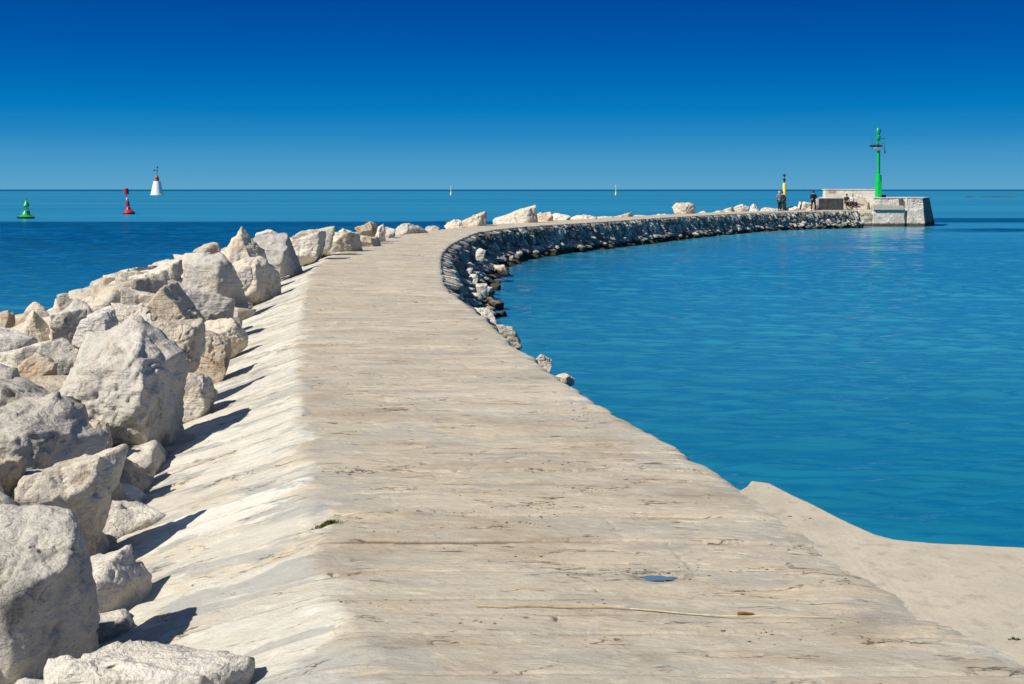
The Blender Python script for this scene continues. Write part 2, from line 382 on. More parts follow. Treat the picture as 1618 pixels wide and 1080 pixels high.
M_STEP = masonry_mat('step_stone', (0.66, 0.60, 0.50), (0.44, 0.40, 0.34), 0.3, (1.1, 0.4), 0.05)
M_SHADED = masonry_mat('shaded_stone', (0.21, 0.22, 0.20), (0.12, 0.13, 0.125), 0.6, (0.9, 0.35), 0.3)  # dark copy of the masonry, shade of the end face put into its colour
M_PARAPET = masonry_mat('parapet_stone', (0.68, 0.65, 0.58), (0.47, 0.43, 0.38), 0.4, (0.7, 0.32), 0.12)
M_TOP = masonry_mat('bleached_coping', (0.74, 0.73, 0.70), (0.6, 0.58, 0.54), 0.3, (0.9, 0.9), 0.1)
M_CONC = masonry_mat('bleached_concrete', (0.52, 0.505, 0.46), (0.40, 0.38, 0.34), 0.5, (5, 5), 0.15)
M_DARKGREY = simple('dark_grey_front', (0.055, 0.06, 0.065), 0.6, 0.3, 0.3)

def quay_mat():
    m, t, b = mat('sandy_concrete'); v = nd(t, 'ShaderNodeTexCoord').outputs['Object']
    n = noise(t, v, 1.3, 6, 0.6, 0.3); f = noise(t, v, 70, 5, 0.75); g = noise(t, v, 9, 6, 0.6)
    c = cramp(t, n, [(0.3, (0.40, 0.36, 0.285)), (0.5, (0.49, 0.44, 0.345)), (0.62, (0.44, 0.40, 0.32)), (0.75, (0.52, 0.47, 0.38))])
    c = mixc(t, mrange(t, g, 0.52, 0.68, 0, 0.6), c, (0.33, 0.29, 0.23))
    c = mixc(t, mrange(t, f, 0.54, 0.68, 0, 0.45), c, (0.22, 0.19, 0.15))
    c = mixc(t, mrange(t, f, 0.30, 0.42, 0.4, 0), c, (0.6, 0.55, 0.47))
    t.links.new(c, b.inputs['Base Color']); b.inputs['Roughness'].default_value = 0.92; b.inputs['Specular IOR Level'].default_value = 0.15
    n1 = bump(t, b, g, 0.4, 0.02); bump(t, b, f, 0.5, 0.005, n1)
    return m
M_QUAY = quay_mat()

def water_mat():
    m, t, b = mat('sea_water'); g = nd(t, 'ShaderNodeNewGeometry'); v = g.outputs['Position']
    sp = nd(t, 'ShaderNodeSeparateXYZ'); t.links.new(v, sp.inputs[0])
    X, Y = sp.outputs[0], sp.outputs[1]
    # calm lanes and wind lanes on the sea
    lane = noise(t, mapping(t, v, (0.004, 0.028, 1)), 1.0, 4, 0.5, 0.3)
    wob = math_(t, 'MULTIPLY', math_(t, 'SUBTRACT', noise(t, mapping(t, v, (0.03, 0.01, 1)), 1.0, 3), 0.5), 10.0)
    Yw = math_(t, 'ADD', Y, wob)
    deep = math_(t, 'MULTIPLY', mrange(t, Yw, 0, 95), mrange(t, Yw, 133, 139, 1, 0))
    deep = math_(t, 'MULTIPLY', deep, mrange(t, X, -2, 8, 1, 0))
    off = mrange(t, Y, 1800, 4200)                                # rougher offing along the horizon
    r1 = math_(t, 'MULTIPLY', mrange(t, Yw, 128, 134), mrange(t, Yw, 150, 158, 1, 0))
    r2 = math_(t, 'MULTIPLY', mrange(t, Yw, 101, 104), mrange(t, Yw, 111, 114, 1, 0))
    rr = math_(t, 'MULTIPLY', math_(t, 'MAXIMUM', r1, r2), mrange(t, X, 30, 42))
    near = mrange(t, Y, 8, 46, 1, 0)
    dk = math_(t, 'MAXIMUM', math_(t, 'MAXIMUM', deep, off), rr)
    c = cramp(t, lane, [(0.35, (0.016, 0.21, 0.35)), (0.65, (0.032, 0.26, 0.41))])
    c = mixc(t, near, c, (0.003, 0.142, 0.25))
    c = mixc(t, dk, c, (0.0, 0.065, 0.125))
    t.links.new(c, b.inputs['Base Color']); b.inputs['IOR'].default_value = 1.33
    # waves too small to see far off widen the reflection
    t.links.new(mrange(t, Y, 25, 200, 0.05, 0.30), b.inputs['Roughness'])
    t.links.new(math_(t, 'SUBTRACT', mrange(t, Y, 60, 300, 0.5, 0.36), math_(t, 'MULTIPLY', dk, 0.28)), b.inputs['Specular IOR Level'])
    w2 = noise(t, mapping(t, v, (3.0, 9.0, 1), rot=(0, 0, -0.1)), 1.0, 4, 0.6, 0.5)
    w1 = noise(t, mapping(t, v, (0.30, 1.1, 1), rot=(0, 0, 0.12)), 1.0, 3, 0.5, 0.6)
    amp = math_(t, 'ADD', 0.5, math_(t, 'MULTIPLY', mrange(t, Y, 60, 300), 0.5))
    h = math_(t, 'ADD', math_(t, 'MULTIPLY', w1, mrange(t, Y, 60, 300, 0.0, 0.15)), math_(t, 'MULTIPLY', w2, 0.026))
    n = nd(t, 'ShaderNodeBump', Distance=1.0); t.links.new(h, n.inputs['Height']); t.links.new(amp, n.inputs['Strength'])
    t.links.new(n.outputs[0], b.inputs['Normal'])
    return m
M_WATER = water_mat()

# ------------------------------------------------------------------ path geometry
# edge points read off the photograph, cross-sections at one distance near the camera
Lpx = [(590, 1080), (545, 980), (500, 900), (488, 760), (475, 700), (470, 600), (470, 548), (475, 500), (490, 430), (518, 405)]
Rpx = [(1618, 1030), (1420, 930), (1280, 845), (1180, 757), (1040, 690), (905, 605), (820, 548), (757, 490), (712, 458), (697, 425), (700, 400), (716, 385)]
Lp = [gp(*p) for p in Lpx]; Rp = [gp(*p) for p in Rpx]
def xl(y): return float(np.interp(y, [-12, 0]+[p.y for p in Lp], [3.6, 0.75]+[p.x for p in Lp]))
def xr(y): return float(np.interp(y, [-12, 0]+[p.y for p in Rp], [6.6, 3.5]+[p.x for p in Rp]))
sect = [((xl(y), y), (xr(y), y)) for y in (-12, -6, 0, 3, 4.9, 6.2, 7.5, 9, 11, 13.5, 16.5, 20, 24, 28, 33, 38)]
sect += [((-4.98, 44.5), (-2.1, 43.5)), ((-4.55, 52.6), (-1.85, 50.6)), ((-3.5, 59.4), (-1.3, 57.6)), ((-1.5, 67.6), (0.75, 65.4)),
         ((3.2, 78.6), (5.7, 76.0)), ((9.5, 91.8), (12.0, 89.6)), ((16.6, 104.6), (19.1, 102.6)), ((21.6, 111.6), (24.1, 108.9)), ((30.5, 117.2), (31.2, 114.2))]
sect = np.array(sect, dtype=float)
def catmull(A, n=24):
    out = []
    m = len(A)
    for i in range(m-1):
        p0, p1, p2, p3 = A[max(i-1, 0)], A[i], A[i+1], A[min(i+2, m-1)]
        for k in range(n):
            u = k/n
            out.append(0.5*((2*p1)+(p2-p0)*u+(2*p0-5*p1+4*p2-p3)*u*u+(3*p1-p0-3*p2+p3)*u**3))
    out.append(A[-1]); return np.array(out)
Cv = catmull(sect); mid = Cv.mean(axis=1)
sl_ = np.concatenate([[0], np.cumsum(np.linalg.norm(np.diff(mid, axis=0), axis=1))])
S_END = sl_[-1]; s_of_Y = lambda y: float(np.interp(y, mid[:, 1], sl_))
def edgeL(s): return np.stack([np.interp(s, sl_, Cv[:, 0, 0]), np.interp(s, sl_, Cv[:, 0, 1])], -1)
def edgeR(s): return np.stack([np.interp(s, sl_, Cv[:, 1, 0]), np.interp(s, sl_, Cv[:, 1, 1])], -1)
def apw(y): return np.interp(y, [0, 4, 7, 10, 14, 18, 25, 32, 42, 52], [1.3, 1.15, 1.1, 1.15, 1.05, 1.0, 1.15, 0.9, 0.45, 0.2])
def edge_wob(s):
    s = np.asarray(s, float)
    return 0.055*fbm(P3(s*0.9, 0*s, 3.0), 3)+0.03*fbm(P3(s*4, 0*s, 8.0), 3)

def build_path():
    ss = []; s = s_of_Y(-9.0)
    while s < S_END:
        ss.append(s); y = np.interp(s, sl_, mid[:, 1]); s += 0.06 if y < 4 else max(0.0125, 0.0000+0.00023*y*y if y < 22 else 0.11)
    ss.append(S_END); ss = np.array(ss); n = len(ss)
    L, R = edgeL(ss), edgeR(ss); y = np.interp(ss, sl_, mid[:, 1]); wd = np.linalg.norm(L-R, axis=1); aw = apw(y)+0.75
    nA, nB = 210, 100
    ta = np.linspace(0, 1, nA); tb = np.linspace(0, 1, nB+1)[1:]
    # t in metres from the right edge; u normalised coordinates
    T = np.concatenate([ta[None, :]*wd[:, None], wd[:, None]+tb[None, :]*aw[:, None]], axis=1)
    Sg = np.repeat(ss[:, None], nA+nB, axis=1)
    dL = (L-R)/wd[:, None]
    wob = edge_wob(ss)
    shift = 1.5*wob[:, None]*np.exp(-T/0.25)
    X = R[:, None, 0]+dL[:, None, 0]*(T-shift); Y = R[:, None, 1]+dL[:, None, 1]*(T-shift)
    D = T-wd[:, None]                                     # >0 on the apron
    # ---- slabs
    warp = 0.10*fbm(P3(T*0.5, Sg*0.6, 1.0), 3)+0.02*fbm(P3(T*3, Sg*3, 5.0), 3)
    rowj = np.floor((Sg+0.05*fbm(P3(T, Sg, 3.0), 2))/0.37); apm0 = 1/(1+np.exp(-(D+0.02+0.20*(hash2(rowj, 2.0)-0.45)+0.13*fbm(P3(T*3, Sg*5, 9.0), 4))/0.02))
    rows = np.concatenate([[0], np.cumsum(0.22+0.34*_rs.rand(600))])
    q = Sg+warp; ri = np.searchsorted(rows, q)-1; ri = np.clip(ri, 0, 599)
    a, b2 = rows[ri], rows[ri+1]; dj = np.minimum(q-a, b2-q)
    side = np.where(q-a < b2-q, ri, ri+1)
    brk = 0.6+1.9*hash2(ri, 3.0); dc = np.abs(T+0.05*fbm(P3(T*2, Sg*5, 7.0), 3)-brk)
    slab = hash2(ri, np.where(T > brk, 1.0, 0.0), 2)
    stn = np.exp(-(dj/0.055)**2)*np.clip(0.1+2.2*fbm(P3(T*0.8, side*2.7, 54.0), 3), 0, 1)
    slab_h = (hash2(ri, 0.0, 5)-0.5)*0.014+(hash2(ri, np.where(T > brk, 1.0, 0.0), 5)-0.5)*0.003
    inter = np.clip(0.25+1.6*fbm(P3(T*1.1, side*1.7, 4.0), 3), 0, 1)
    jw = 0.011+0.012*np.clip(fbm(P3(T*2.5, Sg*2.5, 6.0), 2)+0.3, 0, 1)
    j = np.exp(-(dj/jw)**2)*inter
    jc = np.exp(-(dc/0.012)**2)*np.clip(fbm(P3(T*3, Sg*9, 2.0), 2)*2-0.1, 0, 1)*(D < 0)
    # apron courses: bigger shingled stones, own rows
    rowsB = np.concatenate([[0], np.cumsum(0.3+0.28*_rs.rand(500))])
    qb = Sg+0.06*fbm(P3(T*0.9, Sg*0.8, 12.0), 3)+0.018*fbm(P3(T*4, Sg*4, 15.0), 3)-0.22*np.maximum(D, 0); rb = np.clip(np.searchsorted(rowsB, qb)-1, 0, 499)
    ab, bb = rowsB[rb], rowsB[rb+1]; djb = np.minimum(qb-ab, bb-qb); fb = (qb-ab)/(bb-ab)
    brkb = 0.25+0.9*hash2(rb, 9.0); dcb = np.abs(D+0.06*fbm(P3(T*2, Sg*5, 27.0), 3)-brkb)
    slabB = hash2(rb, 0.0, 12)
    jb = np.exp(-(djb/0.017)**2)*np.clip(0.5+1.5*fbm(P3(T*1.6, rb*1.3, 14.0), 3), 0, 1)
    jbc = np.exp(-(dcb/0.012)**2)*np.clip(fbm(P3(T*3, Sg*3, 22.0), 2)+0.2, 0, 1)
    hB = (hash2(rb, 0.0, 15)-0.5)*0.035+0.035*(fb**1.5-0.5)*(0.15+hash2(rb, 4.0))
    # relief
    lay = fbm(P3(T*1.6, Sg*5, 2.0), 4); lay2 = fbm(P3(T*3, Sg*24, 4.0), 3)
    # stepped delamination of the bedded stone
    lv = fbm(P3(T*1.3, Sg*3.6, 31.0), 5, g=0.6)*3.6; st = lv-np.floor(lv); stair = (np.floor(lv)+np.clip((st-0.5)*9+0.5, 0, 1))*0.0075
    big = fbm(P3(T*0.7, Sg*0.7, 8.0), 3)
    z = 0.009*lay+0.003*lay2+0.020*big+0.45*stair+slab_h-0.026*j-0.010*jc
    pit = np.clip(fbm(P3(T*5, Sg*16, 17.0), 3)-0.33, 0, 1)*np.clip(fbm(P3(T*0.9, Sg*1.3, 19.0), 2)*2+0.4, 0, 1); z -= 0.09*pit
    zB = 0.016*fbm(P3(T*1.8, Sg*3.4, 21.0), 5)+0.005*fbm(P3(T*6, Sg*13, 23.0), 3)+0.014*big+hB+stair*0.5-0.045*jb
    slope = np.where(D > 0, -0.37*D, 0); rr = 0.06
    slope = np.where(np.abs(D) < rr, -0.37*(D+rr)**2/(4*rr), slope)
    slope -= 0.05*np.maximum(D-1.1, 0)
    farf = np.clip((90-y)/40, 0.25, 1)[:, None]
    Z = (z*(1-apm0)+zB*apm0)*farf+slope
    # chipped right-hand lip
    lipf = np.interp(y, [8.2, 9.5], [0.12, 1.0])[:, None]
    Z -= lipf*0.05*np.exp(-T/0.05)*(0.5+0.8*hash2(ri, 6.0))+lipf*0.03*np.exp(-T/0.015)+(1-lipf)*0.045*np.exp(-T/0.12)
    # puddle hollow
    pc = gp(1041, 909); rd = np.sqrt(((X-pc.x)/0.115)**2+((Y-pc.y)/0.075)**2)
    Z -= 0.022*np.exp(-rd**4)
    stn = np.maximum(stn, 0.9*np.exp(-((rd-1.05+0.5*fbm(P3(X*9, Y*9, 3.0), 3))/0.4)**2))
    verts = np.stack([X, Y, Z], -1).reshape(-1, 3)
    # skirt on the right
    me = np_mesh('walkway', verts, grid_faces(n, nA+nB)[:, ::-1])
    jj = np.where(apm0 > 0.5, jb, np.maximum(np.maximum(j, jc), np.clip(pit*6, 0, 1)))
    band = np.exp(-(djb/(0.045+0.05*fbm(P3(T*2.5, Sg*3, 61.0), 3)))**2)*np.clip(0.3+2.2*fbm(P3(T*0.9, rb*2.1, 63.0), 3), 0, 1)
    sb = np.where(apm0 > 0.5, np.where(band > 0.33, 0.6, np.where(np.abs(slabB-0.6) < 0.1, 0.35, slabB)), slab)
    edgepale = np.exp(-np.maximum(T-0.05, 0)/0.18)*0.8*np.clip(fbm(P3(T*4, Sg*1.6, 3.0), 3)*2+0.7, 0, 1)
    ap = np.clip(np.maximum(apm0, edgepale), 0, 1)
    col = np.stack([jj, sb, ap, stn*(1-0.6*apm0)], -1).reshape(-1, 4).astype(np.float32)
    at_ = me.color_attributes.new('surf', 'FLOAT_COLOR', 'POINT'); at_.data.foreach_set('color', col.ravel())
    uv = me.uv_layers.new(name='UVMap'); li = np.empty(len(me.loops), dtype=np.int32); me.loops.foreach_get('vertex_index', li)
    # the apron is tilted, so its beds run a little oblique
    UV = np.stack([T, Sg-0.22*np.maximum(D, 0)], -1).reshape(-1, 2).astype(np.float32)
    uv.data.foreach_set('uv', UV[li].ravel())
    o = link('walkway', me, M_PATH, smooth=True); o['kind'] = 'structure'
    return pc
PC = build_path()

# ------------------------------------------------------------------ sea
def build_water():
    ys = [-3000, -400, -100, -30, -10, -2]; y = 2.0
    while y < 320: ys.append(y); y += max(0.055, 0.0021*y)
    while y < 80000: ys.append(y); y *= 1.05
    ys = np.array(ys); fr = np.linspace(-1, 1, 441); E = 34+0.62*np.abs(ys)
    X = E[:, None]*fr[None, :]; X = np.concatenate([np.full((len(ys), 1), -90000.0), X[:, :1]*3-20, X, X[:, -1:]*3+20, np.full((len(ys), 1), 90000.0)], axis=1)
    Y = np.repeat(ys[:, None], X.shape[1], 1)
    rs = np.random.RandomState(3); Z = np.zeros_like(X)
    dy = np.maximum(0.055, 0.0021*np.abs(ys))[:, None]
    gust = np.clip(0.85+0.9*fbm(P3(X*0.035, Y*0.11, 2.0), 3), 0.35, 1.6)
    Xw = X+1.2*fbm(P3(X*0.12, Y*0.35, 7.0), 3); Yw = Y+0.5*fbm(P3(X*0.2, Y*0.6, 9.0), 3)
    for i in range(54):
        lam = 0.24*(9 ** rs.rand()**1.3); th = rs.normal()*0.36+(0.12 if i % 2 else -0.08); kk = 2*math.pi/lam
        a = 0.0056*lam*(0.6+0.8*rs.rand())*(1.45 if lam < 0.9 else 0.6)
        ph = kk*(Xw*math.sin(th)+Yw*math.cos(th))+rs.rand()*6.28
        fade = np.clip(lam/(4.0*dy)-0.6, 0, 1)
        Z += a*np.sin(ph)*fade*gust
    edge = np.clip((320-np.abs(Y))/120, 0, 1)*np.clip((Y-0)/4, 0, 1); Z *= edge; Z[:, :2] = 0; Z[:, -2:] = 0
    V = np.stack([X, Y, ZW+Z], -1).reshape(-1, 3)
    me = np_mesh('water', V, grid_faces(len(ys), X.shape[1])); o = link('water', me, M_WATER, smooth=True); o['kind'] = 'structure'
build_water()

# ------------------------------------------------------------------ inner sea wall
def build_wall():
    s0, s1 = s_of_Y(-9), S_END+0.4
    ss = []; s = s0
    while s < s1:
        ss.append(s); y = float(np.interp(s, sl_, mid[:, 1])); s += 0.12 if y < 14 else (0.03 if y < 62 else 0.055)
    ss = np.array(ss); R = edgeR(np.minimum(ss, S_END)); L = edgeL(np.minimum(ss, S_END))
    d = np.gradient(R, axis=0); d /= np.maximum(np.linalg.norm(d, axis=1), 1e-6)[:, None]
    nrm = np.stack([d[:, 1], -d[:, 0]], -1)
    dl = (R-L)/np.linalg.norm(R-L, axis=1)[:, None]
    top = R+dl*edge_wob(ss)[:, None]*1.5+nrm*(-0.02)
    nh = 58; hh = np.linspace(0, 1.85, nh)
    Sg = np.repeat(ss[:, None], nh, 1); Hh = np.repeat(hh[None, :], len(ss), 0)
    sk = Sg-0.25*Hh+0.06*fbm(P3(Sg*1.5, Hh*2, 3.0), 3)
    f1, f2, cx, cy, dx, dy = worley(sk/0.15, Hh/0.62+0.3*np.sin(Sg*0.8))
    e = np.clip((f2-f1)/0.25, 0, 1); joint = 1-e
    rv = hash2(cx, cy, 3); out = 0.30*(rv**1.5-0.35)*e+0.09*e**0.5
    out += e*0.5*(dx*(hash2(cx, cy, 5)-0.35)*0.9+dy*(hash2(cx, cy, 6)-0.5)*1.1)
    out += 0.05*fbm(P3(Sg*4, Hh*4, 5.0), 3)+0.10*fbm(P3(Sg*0.5, Hh*0.8, 15.0), 3)
    foot = np.clip(Hh-0.9, 0, 1)
    g1, g2, gx, gy, gdx, gdy = worley(Sg/0.42, (Hh*1.5+0.2*np.sin(Sg*1.7))/0.42); ge = np.clip((g2-g1)/0.35, 0, 1)
    rub = (0.75*(hash2(gx, gy, 3)-0.2)*ge**0.6-0.12*(1-ge))*np.clip((Hh-0.72-0.25*fbm(P3(Sg*0.7, 0*Sg, 44.0), 2))/0.3, 0, 1)
    yy = np.interp(ss, sl_, mid[:, 1]); toe = np.interp(yy, [20, 30, 50, 66, 80, 120], [0.3, 0.62, 0.66, 0.42, 0.28, 0.2])
    tw = (0.62+0.38*np.clip(toe/0.6, 0, 1))[:, None]; rubm = np.clip((Hh-0.75)/0.3, 0, 1)
    out *= np.interp(yy, [16, 26], [0.15, 1.0])[:, None]; rub *= np.interp(yy, [16, 26], [0.0, 1.0])[:, None]
    off = 0.30*Hh+foot*toe[:, None]*1.5+out*np.clip(Hh/0.08, 0, 1)*(1-0.6*rubm)+rub*tw
    X = top[:, None, 0]+nrm[:, None, 0]*off; Y = top[:, None, 1]+nrm[:, None, 1]*off
    Z = -0.055-Hh+0.03*fbm(P3(Sg*3, Hh*3, 25.0), 2)*np.clip(Hh/0.1, 0, 1)
    me = np_mesh('sea_wall', np.stack([X, Y, Z], -1).reshape(-1, 3), grid_faces(len(ss), nh))
    col = np.stack([joint, np.where(rubm*tw > 0.5, 0.35+0.65*hash2(gx, gy, 9), hash2(cx, cy, 8)), e, np.ones_like(e)], -1).reshape(-1, 4).astype(np.float32)
    a = me.color_attributes.new('surf', 'FLOAT_COLOR', 'POINT'); a.data.foreach_set('color', col.ravel())
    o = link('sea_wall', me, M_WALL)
    tag(o, 'long curving dark rubble stone wall facing the calm water on the right', 'sea wall')
    return ss, top, nrm
W_S, W_TOP, W_N = build_wall()

# ------------------------------------------------------------------ rocks
_ico = {}
def ico(n):
    if n not in _ico:
        bm = bmesh.new(); bmesh.ops.create_icosphere(bm, subdivisions=n, radius=1.0)
        v = np.array([x.co[:] for x in bm.verts]); f = np.array([[a.index for a in x.verts] for x in bm.faces]); bm.free()
        _ico[n] = (v/np.linalg.norm(v, axis=1)[:, None], f)
    return _ico[n]

def rock_mesh(seed, dims, sub=4, shape='block', lean=0.0, rough=1.0, planes=None):
    rs = np.random.RandomState(seed); V, Fc = ico(sub)
    n = rs.normal(size=(9, 3)); n /= np.linalg.norm(n, axis=1)[:, None]; h = 0.72+0.3*rs.rand(9)
    ax = np.array([[1, 0, 0], [-1, 0, 0], [0, 1, 0], [0, -1, 0], [0, 0, 1], [0, 0, -1]])+rs.normal(size=(6, 3))*0.22
    ax /= np.linalg.norm(ax, axis=1)[:, None]; ha = 0.62+0.16*rs.rand(6)
    if shape == 'peak':
        n = np.array([[0.75, -0.3, 0.62], [-0.72, -0.35, 0.58], [0.1, -0.8, 0.5], [0.1, 0.8, 0.55], [0.85, 0.2, 0.4], [-0.9, 0.3, 0.3], [0, 0, -1]]); n = n/np.linalg.norm(n, axis=1)[:, None]; h = np.array([0.42, 0.45, 0.5, 0.5, 0.6, 0.6, 0.6])
    elif shape == 'wedge':      # flat top that rises to the right, steep right end
        n = np.array([[-0.36, -0.05, 0.93], [0.97, 0.0, 0.12], [-0.3, -0.9, 0.25], [0.2, 0.95, 0.1], [0, 0, -1], [0.55, -0.8, 0.1], [-0.95, -0.2, -0.1]]); n = n/np.linalg.norm(n, axis=1)[:, None]; h = np.array([0.3, 0.8, 0.55, 0.55, 0.5, 0.8, 1.1])
    elif shape == 'slab':
        n = np.concatenate([n[:4], [[0, 0, 1.0], [0, 0, -1.0]]]); h = np.concatenate([h[:4]+0.15, [0.34, 0.34]])
    elif shape == 'round':
        n = np.concatenate([n, rs.normal(size=(10, 3))]); n /= np.linalg.norm(n, axis=1)[:, None]; h = 0.8+0.15*rs.rand(len(n))
    if shape in ('block', 'cube'):
        n = np.concatenate([ax, n[:8] if shape == 'block' else n[:3]]); h = np.concatenate([ha, h[:8]-0.16 if shape == 'block' else h[:3]])
    if planes: 
        pn = np.array([p[:3] for p in planes], float); pn /= np.linalg.norm(pn, axis=1)[:, None]
        n = np.concatenate([pn]+([n[-5:]] if shape != 'only' else [])); h = np.concatenate([[p[3] for p in planes]]+([h[-5:]-0.08] if shape != 'only' else []))
    p = 22 if shape == 'round' else (16 if seed == 101 else 70)
    # domain warp bends faces and edges
    Vw = V+0.10*np.stack([fbm(V*1.4+seed*1.7+k*9, 2) for k in range(3)], -1); Vw /= np.linalg.norm(Vw, axis=1)[:, None]
    d = np.maximum(Vw @ n.T, 0)/h[None, :]
    r = 1.0/np.maximum((d**p).sum(axis=1)**(1/p), 0.35)
    Q = V*r[:, None]
    if lean:
        c, s = math.cos(lean), math.sin(lean); Q = Q @ np.array([[c, 0, -s], [0, 1, 0], [s, 0, c]])
    mn, mxx = Q.min(0), Q.max(0); Q = (Q-(mn+mxx)/2)/((mxx-mn)/2)
    Q = Q*np.array(dims)/2
    L = float(np.mean(dims)); nv = V
    q = Q+seed*3.1
    disp = 0.055*L*fbm(q*1.6/L, 4)
    lv = fbm(q*1.9/L+40, 3)*3.0; st = lv-np.floor(lv); disp += 0.026*L*(np.floor(lv)+np.clip((st-0.5)*6+0.5, 0, 1))*rough   # broken ledges
    cr = np.clip(1-np.abs(perlin(q*2.2/L+12))*14, 0, 1)*np.clip(perlin(q*1.3/L+70)*2.5, 0, 1); disp -= 0.030*L*cr
    if sub >= 5:
        patch = np.clip(fbm(q*1.7/L+90, 2)*3+0.3, 0, 1)
        disp += (0.035*fbm(q*6, 4, g=0.6)+0.030*patch*(ridge(q*11, 4)-0.6))*rough*min(1, L)
        pits = np.clip((fbm(q*9+33, 3)-0.20)*6, 0, 1)*np.clip(fbm(q*2.1/L+55, 2)*4+0.1, 0, 1); disp -= 0.028*pits*rough
    elif sub == 4: disp += 0.02*fbm(q*8, 2)*min(1, L)
    Q = Q+nv*disp[:, None]
    mn, mxx = Q.min(0), Q.max(0); Q = (Q-(mn+mxx)/2)/(mxx-mn)*np.array(dims)
    return np_mesh('rock', Q, Fc)

def zm(d): return np.interp(d, [-0.5, 0, 0.6, 1.3, 2.6, 3.6, 5.0], [-0.45, -0.42, 0.05, 0.2, 0.02, -0.5, -1.6])
def mound_Y(px, py):
    for Y in np.arange(4.0, 90, 0.1):
        X = (px-CX)*Y/F; z = H-(py-HY)*Y/F
        d = xl(Y)-apw(Y)-X if Y < 40 else 0
        if z < zm(max(d, -0.5)): return float(Y)
    return 40.0

ROCKN = 0
def rock(loc, dims, m, label, group=None, seed=None, sub=4, shape='block', lean=0.0, rz=0.0, planes=None, rough=1.0):
    global ROCKN; ROCKN += 1
    RSPEC.append((loc, dims, m, label, group, seed if seed is not None else ROCKN*13+5, sub, shape, lean, rz, planes, rough))
RSPEC = []
def make_rock(loc, dims, m, label, group, seed, sub, shape, lean, rz, planes, rough):
    me = rock_mesh(seed if seed is not None else ROCKN*13+5, dims, sub, shape, lean, rough, planes)
    o = link('rock', me, m, smooth=True, loc=loc); o.rotation_euler = (0, 0, rz)
    tag(o, label, 'rock', group); return o

G1 = 'boulders piled on the seaward side of the walkway'
